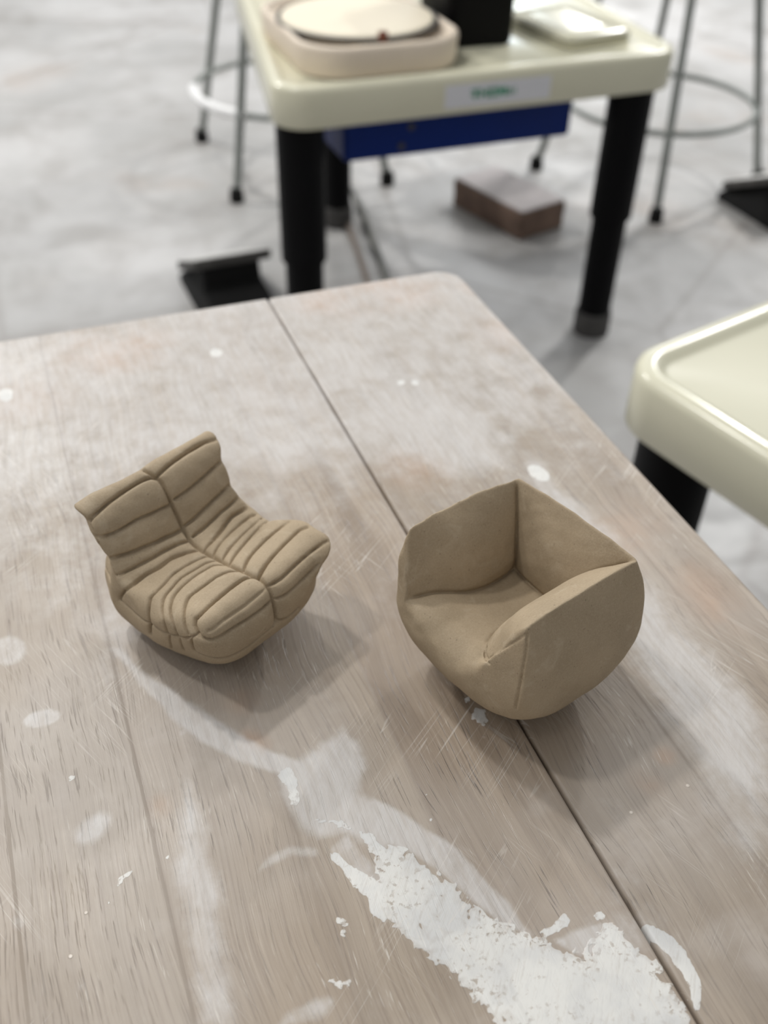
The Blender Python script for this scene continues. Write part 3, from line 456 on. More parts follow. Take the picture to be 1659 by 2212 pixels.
def simple(name, col, rough=.5, var=.06, scale=30, metal=0, bump=0, spec=.5):
    k = NT(name); co = k.n('ShaderNodeTexCoord').outputs['Object']
    n = k.noise(scale, co, 5)
    c = k.mix(k.ramp(n, .3, .7), tuple(max(0, x*(1-var)) for x in col), tuple(min(1, x*(1+var)) for x in col))
    k.set('Base Color', c); k.set('Roughness', rough); k.set('Metallic', metal); k.set('Specular IOR Level', spec)
    if bump: k.bump(n, bump, .002)
    return k.m

def clay_material():
    k = NT('damp_clay'); co = k.n('ShaderNodeTexCoord').outputs['Object']
    big = k.noise(45, co, 4); fine = k.noise(1400, co, 3, .7); mid = k.noise(230, co, 4)
    c = k.mix(k.ramp(big, .3, .7), srgb(156, 139, 114), srgb(168, 150, 124))
    c = k.mix(k.ramp(fine, .35, .75, 0, .35), c, srgb(188, 171, 146))
    sp = k.noise(900, co, 1, .5)
    c = k.mix(k.ramp(sp, .70, .78, 0, .5), c, srgb(110, 94, 78))
    # dragged smears left by the fingers
    pa = k.noise(60, co, 3, .6, 1.5)
    c = k.mix(k.ramp(pa, .56, .70, 0, .3), c, srgb(190, 175, 152))
    k.set('Base Color', c); k.set('Roughness', .72); k.set('Specular IOR Level', .35)
    h = k.math('ADD', k.math('MULTIPLY', fine, .35), k.math('MULTIPLY', mid, .9))
    k.bump(h, .35, .0006)
    return k.m
CLAY = clay_material()

def table_material():
    k = NT('limed_plank_top'); co = k.n('ShaderNodeTexCoord').outputs['Object']
    at = k.n('ShaderNodeAttribute', attribute_name='marks'); at2 = k.n('ShaderNodeAttribute', attribute_name='planks')
    sep = k.n('ShaderNodeSeparateColor', ins={0: at.outputs['Color']}); paint, wash, brown = sep.outputs
    sep2 = k.n('ShaderNodeSeparateColor', ins={0: at2.outputs['Color']}); tone, dark, seam = sep2.outputs
    # shift the grain from plank to plank
    off = k.n('ShaderNodeCombineXYZ', ins={0: k.math('MULTIPLY', tone, 3.1), 1: k.math('MULTIPLY', tone, 7.7), 2: 0.})
    v = k.n('ShaderNodeVectorMath', operation='ADD', ins={0: co, 1: off.outputs[0]}).outputs[0]
    wob = k.noise(6, v, 2)
    wv = k.n('ShaderNodeVectorMath', operation='ADD', ins={0: v, 1: k.n('ShaderNodeCombineXYZ', ins={0: k.math('MULTIPLY', wob, .03)}).outputs[0]}).outputs[0]
    grain = k.noise(1, wv, 5, .65, 0, (950, 16, 50)); broad = k.noise(1, wv, 4, .5, .3, (90, 5, 20))
    pores = k.noise(1, wv, 2, .6, 0, (1300, 50, 60)); patch = k.noise(9, co, 4); patch2 = k.noise(24, co, 5, .6)
    c = k.mix(k.ramp(broad, .3, .7), srgb(163, 147, 129), srgb(139, 123, 106))
    c = k.mix(k.ramp(tone, 0, 1, 0, .55), c, srgb(158, 146, 130))
    c = k.mix(k.ramp(grain, .46, .70, 0, .75), c, srgb(128, 112, 97))
    c = k.mix(k.ramp(grain, .40, .26, 0, .5), c, srgb(192, 178, 162))
    # greyed clay dust worked into the wood
    c = k.mix(k.ramp(patch, .38, .68, .0, .42), c, srgb(182, 174, 166))
    c = k.mix(k.ramp(patch2, .52, .75, 0, .35), c, srgb(196, 188, 181))
    # brown bare spots
    br = k.math('MULTIPLY', brown, k.ramp(patch2, .3, .65), clamp=True)
    c = k.mix(k.math('MULTIPLY', br, .65), c, srgb(186, 148, 118))
    # open pores, blackened near the joint
    pm = k.math('MULTIPLY', k.ramp(pores, .58, .66), k.math('ADD', .30, k.math('MULTIPLY', dark, 1.1)), clamp=True)
    pm = k.math('MULTIPLY', pm, k.ramp(k.noise(38, co, 3), .35, .6))
    c = k.mix(pm, c, srgb(78, 70, 66))
    c = k.mix(k.math('MULTIPLY', seam, .55), c, srgb(105, 88, 74))
    # thin whitish wash, with the painted-in sheen of the far half
    rot = k.n('ShaderNodeMapping', ins={0: co}); rot.inputs['Rotation'].default_value = (0, 0, math.radians(38))
    brush = k.noise(1, rot.outputs[0], 5, .7, .3, (900, 110, 60))
    streak = k.noise(1, wv, 4, .6, 0, (420, 50, 50)); wn = k.noise(70, co, 6, .65)
    w = k.math('ADD', wash, k.math('MULTIPLY', k.math('SUBTRACT', wn, .5), 1.1))
    w = k.math('MULTIPLY', k.ramp(w, .12, .8), k.math('MULTIPLY', k.ramp(streak, .25, .65, .55, 1.), k.ramp(brush, .3, .6, .85, 1.)))
    c = k.mix(k.math('MULTIPLY', w, .68), c, srgb(210, 208, 206))
    # thick paint with a lobed crisp edge
    pn = k.noise(230, co, 1.6, .5, .9); pn2 = k.noise(60, co, 3)
    p = k.math('ADD', paint, k.math('MULTIPLY', k.math('SUBTRACT', pn, .5), 1.0))
    p = k.math('ADD', p, k.math('MULTIPLY', k.math('SUBTRACT', pn2, .5), .7))
    pmask = k.ramp(p, .47, .53)
    pc = k.mix(k.ramp(pn2, .35, .65), srgb(204, 204, 202), srgb(222, 221, 216))
    pc = k.mix(k.ramp(brush, .5, .75, 0, .4), pc, srgb(190, 188, 186))
    edge = k.math('MULTIPLY', k.ramp(p, .50, .75, .72, .94), k.ramp(brush, .28, .5, .72, 1.))
    bare = k.math('MULTIPLY', k.ramp(k.noise(520, co, 3, .6), .54, .62), k.math('MULTIPLY', k.ramp(p, 1.0, .70), k.ramp(pn2, .40, .60)))
    c = k.mix(k.math('MULTIPLY', k.math('MULTIPLY', pmask, edge), k.math('SUBTRACT', 1., k.math('MULTIPLY', bare, .75))), c, pc)
    # fine pale scratches across the grain and flecks of slip caught in the pores
    for ang, sc_, of_ in ((52, (260, 9, 9), 0.), (-24, (300, 7, 7), 3.)):
        r2 = k.n('ShaderNodeMapping', ins={0: co}); r2.inputs['Rotation'].default_value = (0, 0, math.radians(ang)); r2.inputs['Location'].default_value = (of_, of_, 0)
        sn = k.noise(1, r2.outputs[0], 1, .4, 0, sc_)
        line = k.ramp(k.math('ABSOLUTE', k.math('SUBTRACT', sn, .5)), .010, .003)
        c = k.mix(k.math('MULTIPLY', k.math('MULTIPLY', line, k.ramp(k.noise(16, r2.outputs[0], 2), .52, .66)), .45), c, srgb(214, 208, 200))
    fleck = k.math('MULTIPLY', k.ramp(k.noise(1, wv, 2, .6, 0, (1500, 90, 60)), .63, .70), k.ramp(k.noise(20, co, 3), .5, .65))
    c = k.mix(k.math('MULTIPLY', fleck, .6), c, srgb(212, 206, 196))
    # stray crumbs of dry clay
    vor = k.n('ShaderNodeTexVoronoi', ins={'Vector': co, 'Scale': 90.})
    cr = k.math('MULTIPLY', k.ramp(vor.outputs['Distance'], .075, .04), k.ramp(k.noise(14, co, 2), .60, .70))
    c = k.mix(cr, c, srgb(216, 206, 194))
    k.set("Base Color", c)
    k.set('Roughness', k.ramp(patch2, .3, .7, .36, .52)); k.set('Specular IOR Level', .6)
    h = k.math('ADD', k.math('MULTIPLY', k.ramp(pores, .60, .68), -.6), k.math('MULTIPLY', pmask, .8))
    h = k.math('ADD', h, k.math('MULTIPLY', grain, .5))
    h = k.math('ADD', h, k.math('MULTIPLY', cr, 1.5))
    k.bump(h, .35, .0006)
    return k.m
TABLE = table_material()
WOOD = simple('table_underwood', srgb(150, 126, 100), .6, .15, 12)

def floor_material():
    k = NT('dusty_concrete'); co = k.n('ShaderNodeTexCoord').outputs['Object']
    a = k.noise(1.3, co, 5, .6); b = k.noise(5, co, 5, .65, .6); d = k.noise(2.2, co, 3, .5, .3)
    c = k.mix(k.ramp(a, .35, .65), srgb(156, 155, 153), srgb(186, 185, 184))
    c = k.mix(k.ramp(b, .42, .72, 0, .5), c, srgb(132, 127, 122))
    c = k.mix(k.ramp(d, .58, .72, 0, .45), c, srgb(158, 144, 132))
    mus = k.n('ShaderNodeTexVoronoi', feature='DISTANCE_TO_EDGE', ins={'Vector': co, 'Scale': .9})
    c = k.mix(k.ramp(mus.outputs['Distance'], .012, 0., 0, .35), c, srgb(120, 112, 106))
    k.set('Base Color', c); k.set('Roughness', k.ramp(b, .3, .7, .38, .55)); k.set('Specular IOR Level', .6)
    k.bump(b, .12, .003)
    return k.m
FLOOR = floor_material()
CREAM = simple('cream_plastic', srgb(214, 211, 188), .2, .015, 8)
BLACK = simple('black_plastic', srgb(5, 5, 7), .55, .1, 20, spec=.12)
BLACK2 = simple('black_rubber', srgb(20, 20, 20), .7, .15, 20, spec=.2)
DUSTY = simple('dusty_grey_rubber', srgb(70, 68, 66), .75, .2, 25)
DUSTTOP = simple('dusty_tread', srgb(200, 199, 196), .8, .08, 18)
BLUE = simple('blue_enamel', srgb(0, 34, 104), .45, .05, 10, spec=.2)
BISQUE = simple('beige_plastic_pan', srgb(222, 208, 190), .5, .03, 8)
DISC = simple('pale_wheel_head', srgb(232, 222, 200), .45, .03, 8)
STEEL = simple('grey_painted_steel', srgb(138, 142, 138), .4, .08, 20, metal=.3)
PAPER = simple('label_paper', srgb(214, 214, 218), .6, .02, 30)
GREEN = simple('green_print', srgb(20, 140, 100), .6, .02, 30)
BRICK = simple('dusty_brown_brick', srgb(116, 95, 82), .85, .22, 22, bump=.3)
BRICKTOP = simple('pale_clay_slip', srgb(196, 190, 190), .8, .06, 12)
CORD = simple('grey_cord_rubber', srgb(96, 96, 90), .6, .1, 30)
TAN = simple('tan_cord_rubber', srgb(116, 104, 94), .6, .1, 30)
PLY = simple('pale_plywood', srgb(206, 184, 150), .5, .08, 14)
GREENS = simple('green_sponge_foam', srgb(120, 170, 60), .8, .1, 40)

# ---------- floor ----------
bm = bmesh.new(); slab(bm, 7, 7, .01, [(0, -.06), (0, 0)], .3, 3.2, 2)
from_bm('floor', bm, FLOOR, kind='structure')

# ---------- the work table ----------
# plank direction is +y; right side x = .2705, far end y = .5625, joint between the two boards at x = .1408
XR, YF, GAP = .2708, .5622, .00085
tb = empty('work_table', (-.18, .05, 0), label='pale limed wooden work table with white paint smears under both clay chairs', cat='table')
TX, TY = -.18, .05
STAVES = [-.62, -.573, -.526, -.479, -.432, -.385, -.338, -.291, -.244, -.197, -.150, -.095, -.0475, -.0013, .0455, .0925, .1408, .1915, .2385, .30]
def poly_soft(X, Y, P, soft):
    P = np.array(P)/1000.; soft = soft/1000.
    m = (X > P[:, 0].min()-soft*2) & (X < P[:, 0].max()+soft*2) & (Y > P[:, 1].min()-soft*2) & (Y < P[:, 1].max()+soft*2)
    out = np.zeros(X.shape)
    if m.any():
        d = poly_sdf(X[m], Y[m], P)
        out[m] = np.clip(.5 - d/(2*soft), 0, 1)
    return out
def board(name, x0, x1, y0, y1, corner=None, **kw):
    """thick board whose top is a fine grid so that wear and paint can be stored on it"""
    fine = .00125
    def axis(a, b, f0, f1):
        out = []; x = a
        while x < b-1e-9:
            out.append(x); x += fine if f0 <= x <= f1 else .02
        if len(out) > 1 and b-out[-1] < fine*.5: out.pop()
        return np.array(out + [b])
    e = .0016
    xs = axis(x0+e, x1-e, -.13, .30); ys = axis(y0+e, y1-e, .06, .58)
    X, Y = np.meshgrid(xs, ys, indexing='ij'); Xc, Yc = X.copy(), Y.copy()
    if corner:                                             # pull the far right corner round
        r = corner - e; cx, cy = x1-corner, y1-corner
        m = (X > cx) & (Y > cy); dx, dy = X[m]-cx, Y[m]-cy
        q = np.maximum(dx, dy)/np.maximum(np.hypot(dx, dy), 1e-9)
        Xc[m] = cx + dx*q; Yc[m] = cy + dy*q
    nx, ny = X.shape; top = .74
    V = np.stack([Xc-TX, Yc-TY, np.full(X.shape, top)], -1).reshape(-1, 3)
    I = np.arange(nx*ny).reshape(nx, ny)
    F = np.stack([I[:-1, :-1], I[1:, :-1], I[1:, 1:], I[:-1, 1:]], -1).reshape(-1, 4)
    rim = np.concatenate([I[:, 0], I[-1, 1:], I[-2::-1, -1], I[0, -2:0:-1]])
    rp = V[rim]; t = np.roll(rp, -1, 0)-np.roll(rp, 1, 0); nrm = np.stack([t[:, 1], -t[:, 0]], 1); nrm /= np.linalg.norm(nrm, axis=1)[:, None]+1e-12
    verts = [V]; faces = [F]; prev = rim; base = len(V)
    for o_, z in ((.0006, -.00015), (.0012, -.0006), (.0016, -.0016), (.0016, -.026), (0, -.028)):
        L = rp.copy(); L[:, :2] += nrm*o_; L[:, 2] += z
        verts.append(L); cur = np.arange(base, base+len(rim)); base += len(rim)
        faces.append(np.stack([prev, cur, np.roll(cur, -1), np.roll(prev, -1)], 1)); prev = cur
    V = np.concatenate(verts); F = np.concatenate(faces)
    me = bpy.data.meshes.new(name)
    me.from_pydata(V.tolist(), [], F.tolist() + [prev[::-1].tolist()]); me.update()
    wx, wy = V[:, 0]+TX, V[:, 1]+TY
    ch = {'p': np.zeros(len(V)), 'w': np.zeros(len(V)), 'b': np.zeros(len(V)), 'k': np.zeros(len(V))}
    for kd, P, soft, st in MARKS:
        ch[kd] = np.maximum(ch[kd], poly_soft(wx, wy, P, soft)*st)
    # the far half of the top is paler: wash plus sheen painted into the colour
    ch['w'] = np.maximum(ch['w'], .62*np.clip((wy-.29)/.14, 0, 1))
    rs = random.Random(3); tones = [rs.random() for _ in STAVES]
    si = np.clip(np.searchsorted(STAVES, wx)-1, 0, len(STAVES)-1)
    tone = np.array(tones)[si]
    seam = np.zeros(len(V))
    for j, s_ in enumerate(STAVES): seam = np.maximum(seam, np.clip(1-np.abs(wx-s_)/.0012, 0, 1)*(.25, .9, .4, .7)[j % 4])
    for nm, cols in (('marks', (ch['p'], ch['w'], ch['b'])), ('planks', (tone, ch['k'], seam*.8))):
        a = me.color_attributes.new(nm, 'FLOAT_COLOR', 'POINT')
        a.data.foreach_set('color', np.stack([*cols, np.ones(len(V))], 1).astype(np.float32).ravel())
    o = link(name, me, TABLE, tb, True, **kw)
    return o
board('board', -.62, .1408-GAP/2, -.46, YF)
board('board', .1408+GAP/2, XR, -.46, YF, corner=.017)
bm = bmesh.new(); slab(bm, .4, .47, .004, [(0, .632), (0, .7119)], (-.62+XR)/2-TX, .05-TY, 2)
from_bm('apron', bm, WOOD, tb, label='brown wooden apron under the boards')
for sx in (-.55, .20):
    for sy in (-.39, .49):
        bm = bmesh.new(); slab(bm, .03, .03, .004, [(0, 0), (0, .632)], sx-TX, sy-TY, 2)
        from_bm('leg', bm, WOOD, tb)

# ---------- the two clay chairs ----------
def clay_mesh(fn, lo, hi, h, parts, root):
    V, Q = mesh_field(fn, lo, hi, h)
    P = V.copy(); P[:, 1] *= -1; P /= 1000.                 # to metres, right handed
    a = P[Q[:, 0]]; vol = np.einsum('ij,ij->i', a, np.cross(P[Q[:, 1]], P[Q[:, 2]])).sum()
    if vol < 0: Q = Q[:, ::-1]
    fn_ = np.cross(P[Q[:, 2]]-P[Q[:, 0]], P[Q[:, 3]]-P[Q[:, 1]])
    N = np.zeros_like(P)
    for k in range(4): np.add.at(N, Q[:, k], fn_)
    N /= np.linalg.norm(N, axis=1)[:, None]+1e-12
    c = V[Q].mean(1); ids = parts(c)
    P[:, 2] -= P[:, 2].min()
    for i, name in enumerate(PARTS):
        q = Q[ids == i]
        if not len(q): continue
        used, inv = np.unique(q, return_inverse=True)
        me = bpy.data.meshes.new(name); me.from_pydata(P[used].tolist(), [], inv.reshape(-1, 4).tolist()); me.update()
        o = link(name, me, CLAY, root, True)
        me.normals_split_custom_set_from_vertices(N[used].tolist())
H = .4
# ribbed low chair
x, y, z, rz = RIBBED_AT
root = empty('clay_chair', (x, y, z), rz, label='small clay lounge chair with ribbed pleated seat and back, left of the smooth one', cat='clay chair')
PARTS = ['seat', 'backrest']
def ribbed_parts(c):
    u, v, w = c.T
    lim = 23.5 + 11*(1-np.clip(np.abs(u)/34, 0, 1))
    return ((v < 27) & (w > lim - .5*np.clip(v-16, -2, 10) )).astype(int)
clay_mesh(grooved(f_togo, GROOVES_RIBBED), (-45, -15, -5), (45, 85, 70), H, ribbed_parts, root)
# smooth boxy armchair
x, y, z, rz = POUF_AT
root = empty('clay_armchair', (x, y, z), rz, label='small clay armchair, smooth and boxy with plump arms, right of the ribbed one', cat='clay chair')
PARTS = ['seat', 'armrest', 'backrest', 'armrest']
def pouf_parts(c):
    v, w, z = c.T
    seat, lc, rc, bc = f_pouf(v, w, z, True)
    inside = np.argmin(np.stack([seat, lc, bc, rc]), 0)
    out = np.where(np.abs(w) > np.abs(v), np.where(w < 0, 1, 3), np.where(v > 0, 2, 0))
    m = np.min(np.stack([seat, lc, bc, rc]), 0)
    return np.where(m > -1.5, inside, out)
clay_mesh(grooved(f_pouf, GROOVES_POUF), (-45, -45, -3), (45, 45, 72), H, pouf_parts, root)

# ---------- pottery wheels ----------
def leg_parts(root, x, y, top):
    bm = bmesh.new()
    lathe(bm, [(.033, .0), (.033, .05), (.0335, .235), (.0335, .25), (.040, .253), (.040, top)], 28, x, y)
    l = from_bm('leg', bm, BLACK, root)
    bm = bmesh.new(); lathe(bm, [(.036, .0), (.037, .004), (.037, .045), (.034, .05)], 28, x, y)
    from_bm('foot_cap', bm, DUSTY, l, label='worn grey rubber cap')
def wheel(loc, rz, hx, hy, label, sticker=True, legs=None, shape=None):
    w = empty('pottery_wheel', loc, rz, label=label, cat='pottery wheel', group=None)
    bm = bmesh.new()
    shape = shape or [(-hx, -hy), (hx, -hy), (hx, hy), (-hx, hy)]
    loft(bm, [[(x, y, z) for x, y in rpoly(shape, .055, i, 10)] for i, z in [(.012, .492), (.003, .4925), (0, .496), (0, .548), (.002, .554), (.007, .5572), (.016, .558), (.022, .5565), (.026, .552), (.030, .5505), (.2, .5505)]])
    from_bm('deck', bm, CREAM, w, angle=60)
    for x, y in legs or [(sx*(hx-.057), sy*(hy-.057)) for sx in (-1, 1) for sy in (-1, 1)]:
        leg_parts(w, x, y, .4935)
    bm = bmesh.new(); slab(bm, .215, hy-.05, .012, [(.003, .415), (0, .418), (0, .4945)], -.022, 0, 3)
    hs = from_bm('motor_housing', bm, BLUE, w, label='dark blue metal housing')
    for sx, sz in ((-.135, .432), (-.118, .463)):
        bm = bmesh.new(); tube(bm, [(sx, -(hy-.05)-.002, sz), (sx, -(hy-.05)+.002, sz)], .006, 10)
        from_bm('screw', bm, DUSTY, hs)
    if sticker:
        bm = bmesh.new()
        x0, x1, z0, z1 = -.082, .110, .5035, .540; yy = -hy-.0006
        loft(bm, [[(x0, yy, z0), (x1, yy, z0), (x1, yy, z1), (x0, yy, z1)], [(x0, yy+.0008, z0), (x1, yy+.0008, z0), (x1, yy+.0008, z1), (x0, yy+.0008, z1)]])
        st = from_bm('sticker', bm, PAPER, w, label='white paper sticker with green print')
        # green printed characters, too small and soft to read
        bm = bmesh.new(); cx = -.036
        for wd, kinds in ((.015, 'aT'), (.015, 'aH'), (.015, 'aB'), (.014, 'aN'), (.011, 'o'), (.009, 'l')):
            strokes = {'aT': [(0, .8, 1, 1), (.35, 0, .65, .9), (0, .35, 1, .5)], 'aH': [(0, 0, .25, 1), (.7, 0, 1, 1), (0, .4, 1, .6)],
                       'aB': [(0, 0, 1, .2), (0, .8, 1, 1), (.1, 0, .35, 1), (.65, .2, .9, .8)], 'aN': [(0, 0, .25, 1), (.3, .3, .6, .9), (.7, 0, 1, 1)],
                       'o': [(0, .1, .25, .7), (.65, .1, .9, .7), (0, .1, .9, .25), (0, .6, .9, .75)], 'l': [(.2, .1, .5, .8)]}[kinds]
            for a, b, c_, d in strokes:
                X0, X1, Z0, Z1 = cx+a*wd, cx+c_*wd, .5150+b*.0150, .5150+d*.0150
                loft(bm, [[(X0, yy-.0004, Z0), (X1, yy-.0004, Z0), (X1, yy-.0004, Z1), (X0, yy-.0004, Z1)], [(X0, yy+.0001, Z0), (X1, yy+.0001, Z0), (X1, yy+.0001, Z1), (X0, yy+.0001, Z1)]])
            cx += wd+.0012
        from_bm('printed_text', bm, GREEN, st, smooth=False)
    return w
W1 = wheel((.774, 1.815, 0), 0, .368, .305, 'cream topped pottery wheel on black legs behind the work table, with a sticker',
           legs=[(-.311, -.25), (.302, -.262), (-.03, .40)], shape=[(-.368, -.305), (.368, -.305), (.425, .47), (-.235, .47)])
W2 = wheel((.926, .464, 0), math.radians(13.5), .368, .305, 'empty cream pottery wheel cut off by the right side, beside the work table', sticker=False)

# splash pan with the wheel head, standing on the far deck
t = empty('splash_pan', (.613, 1.71, .5506), label='beige splash pan with a pale round wheel head on the cream deck', cat='splash pan')
bm = bmesh.new()
slab(bm, .137, .165, .075, [(.012, 0), (.002, .003), (0, .012), (-.003, .042), (-.001, .048), (.004, .05), (.008, .047), (.010, .035), (.012, .034), (.09, .034)], 0, 0, 12)
from_bm('pan', bm, BISQUE, t, angle=60)
bm = bmesh.new(); lathe(bm, [(.118, .036), (.128, .038), (.1295, .050), (.127, .053), (.002, .054)], 56, .0, .0)
from_bm('wheel_head', bm, DISC, t)
bm = bmesh.new(); ring(bm, .1335, .0045, .047, 64, 8)
from_bm('seal_ring', bm, DUSTY, t, label='dark grey gap ring')
bm = bmesh.new(); lathe(bm, [(.006, .046), (.008, .05), (.008, .060), (.002, .062)], 14, -.005, -.135)
from_bm('latch_knob', bm, simple('rust_brown_knob', srgb(110, 60, 42), .6), t, label='small brown knob')

t = empty('plastic_bucket', (.826, 1.735, .5506), math.radians(-4), label='square black plastic bucket standing on the cream pottery wheel deck', cat='bucket')
bm = bmesh.new(); slab(bm, .062, .082, .02, [(.006, 0), (.001, .003), (0, .01), (-.003, .2), (-.007, .205), (-.005, .212), (-.002, .21), (.0, .2), (.008, .02), (.05, .018)], 0, 0, 8)
from_bm('bucket_body', bm, BLACK, t, angle=60)
bm = bmesh.new(); tube(bm, spline([(-.068, 0, .19), (-.075, .02, .20), (-.05, .05, .24), (0, .06, .25), (.05, .05, .24), (.075, .02, .20), (.068, 0, .19)], 6), .003, 8)
from_bm('handle', bm, BLACK2, t)

t = empty('water_tray', (1.015, 1.70, .5506), math.radians(8), label='low cream water tray with dark lid seam right of the black bucket', cat='tray')
bm = bmesh.new(); slab(bm, .072, .10, .02, [(.004, 0), (0, .003), (-.002, .009), (0, .010)], 0, 0, 6); from_bm('tray_body', bm, CREAM, t, angle=60)
bm = bmesh.new(); slab(bm, .0725, .1005, .02, [(0, .0101), (0, .0120)], 0, 0, 6); from_bm('seam', bm, DUSTY, t, label='dark grey seam')
bm = bmesh.new(); slab(bm, .071, .099, .02, [(0, .0121), (0, .016), (.003, .019), (.04, .0195)], 0, 0, 6); from_bm('lid', bm, CREAM, t, angle=60)

bm = bmesh.new(); slab(bm, .03, .02, .006, [(.002, 0), (0, .002), (0, .028), (.002, .03), (.015, .031)], 0, 0, 4)
o = from_bm('sponge', bm, GREENS, label='small green sponge behind the black bucket', cat='sponge'); o.location = (.945, 1.90, .5506)

# ---------- stools ----------
WHITE = simple('white_highlight', srgb(235, 235, 235), .5, .02)
def stool(c, feet, label, highlight=False, top=.62, ringR=.245, ringz=.2):
    t = empty('metal_stool', (c[0], c[1], 0), label=label, cat='stool')
    for fx, fy in feet:
        dx, dy = fx-c[0], fy-c[1]; s = .50
        bm = bmesh.new(); tube(bm, [(dx, dy, .012), (dx*s, dy*s, top)], .0105, 12)
        l = from_bm('leg', bm, STEEL, t)
        bm = bmesh.new(); lathe(bm, [(.017, 0), (.019, .004), (.017, .03), (.012, .036)], 14, dx, dy)
        from_bm('rubber_foot', bm, BLACK2, l)
    bm = bmesh.new(); ring(bm, ringR, .008, ringz); fr = from_bm('foot_ring', bm, STEEL, t)
    if highlight:  # bright highlight on the ring, painted in as a thicker white segment
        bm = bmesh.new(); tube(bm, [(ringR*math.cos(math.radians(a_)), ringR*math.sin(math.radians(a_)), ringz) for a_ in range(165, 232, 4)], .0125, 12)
        from_bm('highlight_arc', bm, WHITE, fr, label='white highlight painted along the ring')
    bm = bmesh.new(); lathe(bm, [(.16, top), (.165, top+.004), (.165, top+.022), (.16, top+.026), (.01, top+.026)], 48); from_bm('seat', bm, PLY, t)
    return t
stool((.75, 2.635), [(.554, 2.862), (.543, 2.421), (.948, 2.405), (.965, 2.85)], 'grey metal stool with thin legs and a painted white highlight on its foot ring', True)
stool((1.641, 2.238), [(1.505, 1.976), (1.377, 2.377), (1.905, 2.10), (1.777, 2.50)], 'grey metal stool with a foot ring to the right of the far pottery wheel')

# ---------- foot pedals ----------
def pedal(loc, rz, label):
    """wedge shaped pedal: the near edge of the plate stands high, the toe end slopes down away"""
    t = empty('foot_pedal', loc, rz, label=label, cat='foot pedal')
    def sl(a, b, z, k=.46, cy=0., r=.010): return [(x, y, z - (y+.088)*k) for x, y in rrect(a, b, r, 4, 0, cy)]
    bm = bmesh.new()
    loft(bm, [[(x, y, 0) for x, y in rrect(.080, .135, .012, 4, 0, -.035)], [(x, y, .014) for x, y in rrect(.080, .135, .012, 4, 0, -.035)],
              sl(.064, .082, .060, .2, .012), sl(.062, .078, .1065, .46, .010)])
    from_bm('pedal_base', bm, BLACK2, t)
    bm = bmesh.new()
    loft(bm, [sl(.080, .085, .1085), sl(.083, .088, .111), sl(.083, .088, .127), sl(.081, .086, .129)])
    p = from_bm('pedal_plate', bm, DUSTY, t, label='dark grey plate')
    bm = bmesh.new(); loft(bm, [sl(.079, .084, .1291), sl(.079, .084, .131), sl(.077, .082, .132)])
    from_bm('tread', bm, DUSTTOP, p, label='pale dust covered tread')
    return t
pedal((.398, 1.955, 0), math.radians(2), 'black foot pedal with dusty plate left of the pottery wheel legs')
pedal((1.822, 1.955, 0), math.radians(2), 'black foot pedal cut off at the right, in front of a stool')

# ---------- brick ----------
bm = bmesh.new(); slab(bm, .073, .130, .008, [(.004, 0), (0, .004), (.001, .03), (-.001, .05), (.001, .066), (.004, .070)], 0, 0, 4)
bmesh.ops.subdivide_edges(bm, edges=bm.edges, cuts=1)
t = empty('brick', (1.163, 2.125, 0), math.radians(15), label='brown brick with a pale dusty top lying on the floor under the wheel', cat='brick')
from_bm('brick_body', bm, BRICK, t)
bm = bmesh.new(); slab(bm, .070, .127, .008, [(0, .0701), (.002, .073), (.03, .074)], 0, 0, 4); from_bm('slip_crust', bm, BRICKTOP, t, label='pale grey dried slip')

# ---------- power cords ----------
bm = bmesh.new(); tube(bm, spline([(.62, 1.95, .45), (.70, 2.25, .25), (.84, 2.44, .012), (.82, 2.25, .008), (.79, 2.10, .008), (.75, 1.90, .008), (.70, 1.70, .008), (.60, 1.45, .008), (.58, 1.2, .008)], 10), .008, 10)
from_bm('power_cord', bm, CORD, label='dark grey power cord trailing over the floor behind the left wheel leg', cat='cord')
bm = bmesh.new(); tube(bm, spline([(.58, 1.95, .45), (.66, 2.25, .2), (.78, 2.38, .012), (.765, 2.22, .007), (.745, 2.1, .007), (.71, 1.92, .007), (.66, 1.70, .007), (.55, 1.45, .007), (.52, 1.2, .007)], 10), .007, 10)
from_bm('power_cord', bm, TAN, label='lighter tan grey cord running left of the dark cord on the floor', cat='cord')

# ---------- light ----------
def lamp(name, loc, size, power, col=(1, 1, 1), size_y=None):
    d = bpy.data.lights.new(name, 'AREA'); d.energy = power; d.color = col
    d.shape = 'DISK'; d.size = size
    if size_y: d.shape = 'RECTANGLE'; d.size_y = size_y
    o = bpy.data.objects.new(name, d); COL.objects.link(o); o.location = loc
    return o
lamp('ceiling_lamp_left', (-1.25, -.35, 2.95), .16, 2.5, (1, .97, .92))
lamp('ceiling_lamp_far', (-.75, 4.1, 2.95), .18, 78, (1, .98, .95))
lamp('ceiling_lamp_middle', (-.35, 1.7, 2.95), .16, 23, (1, .98, .95))
lamp('ceiling_lamp_near', (-.95, 1.0, 2.95), .16, 15, (1, .98, .95))
lamp('ceiling_lamp_right', (3.26, 3.17, 2.95), .17, 62, (1, .99, .97))
lamp('ceiling_lamp_right_far', (3.9, 3.85, 2.95), .17, 36, (1, .99, .97))
lamp('ceiling_lamp_end', (6.55, 10.4, 2.95), .45, 120, (1, .99, .97))
lamp('ceiling_lamp_end_blue', (5.4, 10.2, 2.95), .3, 60, (.85, .95, 1))
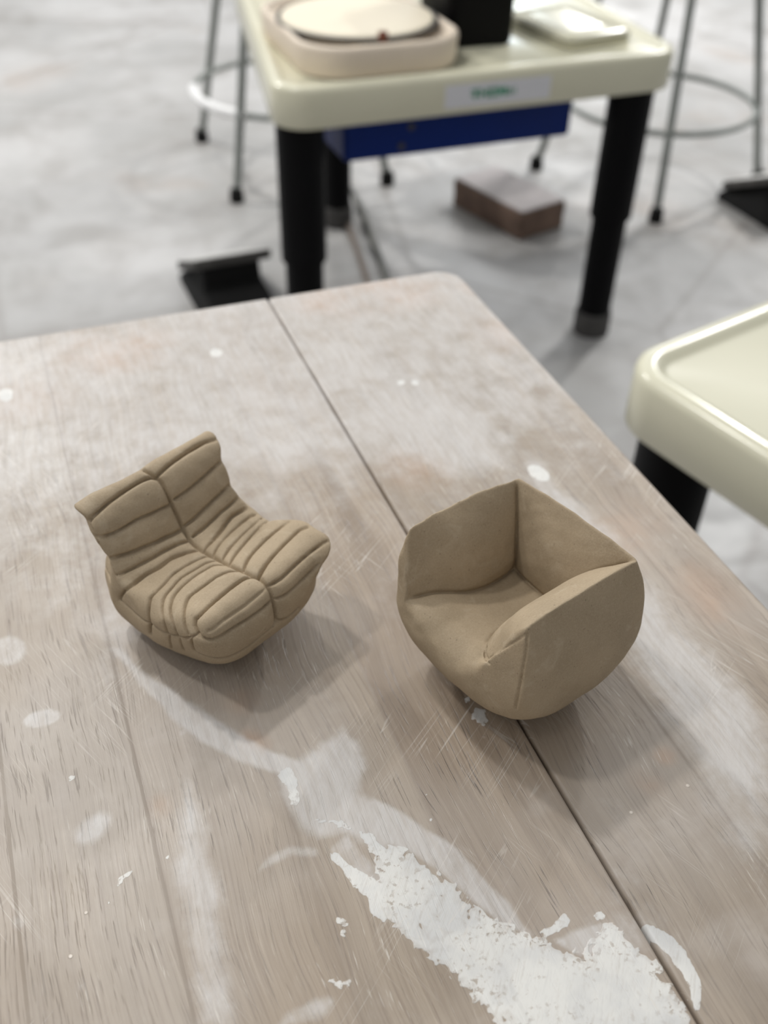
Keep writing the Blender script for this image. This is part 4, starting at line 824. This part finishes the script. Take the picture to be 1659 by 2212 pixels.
# the rest of the workshop as light: bright lamps and windows at the far end, dim behind the photographer
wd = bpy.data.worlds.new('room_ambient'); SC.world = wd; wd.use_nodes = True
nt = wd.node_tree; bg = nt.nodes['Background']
def wn(kind, **kw):
    n_ = nt.nodes.new(kind)
    for k_, v_ in kw.items(): setattr(n_, k_, v_)
    return n_
def wmap(src, a, b, lo, hi):
    n_ = wn('ShaderNodeMapRange', interpolation_type='SMOOTHSTEP')
    for i_, v_ in ((1, a), (2, b), (3, lo), (4, hi)): n_.inputs[i_].default_value = v_
    nt.links.new(src, n_.inputs[0]); return n_.outputs[0]
def wm(op, a, b):
    n_ = wn('ShaderNodeMath', operation=op)
    for i_, v_ in enumerate((a, b)):
        if isinstance(v_, (int, float)): n_.inputs[i_].default_value = v_
        else: nt.links.new(v_, n_.inputs[i_])
    return n_.outputs[0]
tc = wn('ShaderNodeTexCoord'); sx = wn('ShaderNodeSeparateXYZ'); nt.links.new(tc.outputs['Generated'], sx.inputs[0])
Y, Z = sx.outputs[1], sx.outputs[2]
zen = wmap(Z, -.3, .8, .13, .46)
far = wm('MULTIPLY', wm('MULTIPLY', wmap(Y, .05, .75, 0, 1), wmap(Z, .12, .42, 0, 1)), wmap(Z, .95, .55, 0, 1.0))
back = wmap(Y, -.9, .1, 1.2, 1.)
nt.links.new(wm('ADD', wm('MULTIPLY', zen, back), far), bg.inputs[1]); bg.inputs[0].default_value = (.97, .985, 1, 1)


# ---------- camera ----------
cd = bpy.data.cameras.new('camera'); cam = bpy.data.objects.new('camera', cd); COL.objects.link(cam)
M4 = Matrix([CAM[0], CAM[1], CAM[2], [0, 0, 0, 1]]); cam.matrix_world = M4
cd.sensor_fit = 'HORIZONTAL'; cd.sensor_width = 36; cd.lens = 2150/1659*36; cd.clip_start = .02; cd.clip_end = 50
cd.dof.use_dof = True; cd.dof.focus_distance = .347; cd.dof.aperture_fstop = 11.5
SC.camera = cam
SC.view_settings.view_transform = 'Standard'; SC.view_settings.look = 'None'; SC.view_settings.gamma = 1
SC.view_settings.use_curve_mapping = False; SC.view_settings.exposure = -.06
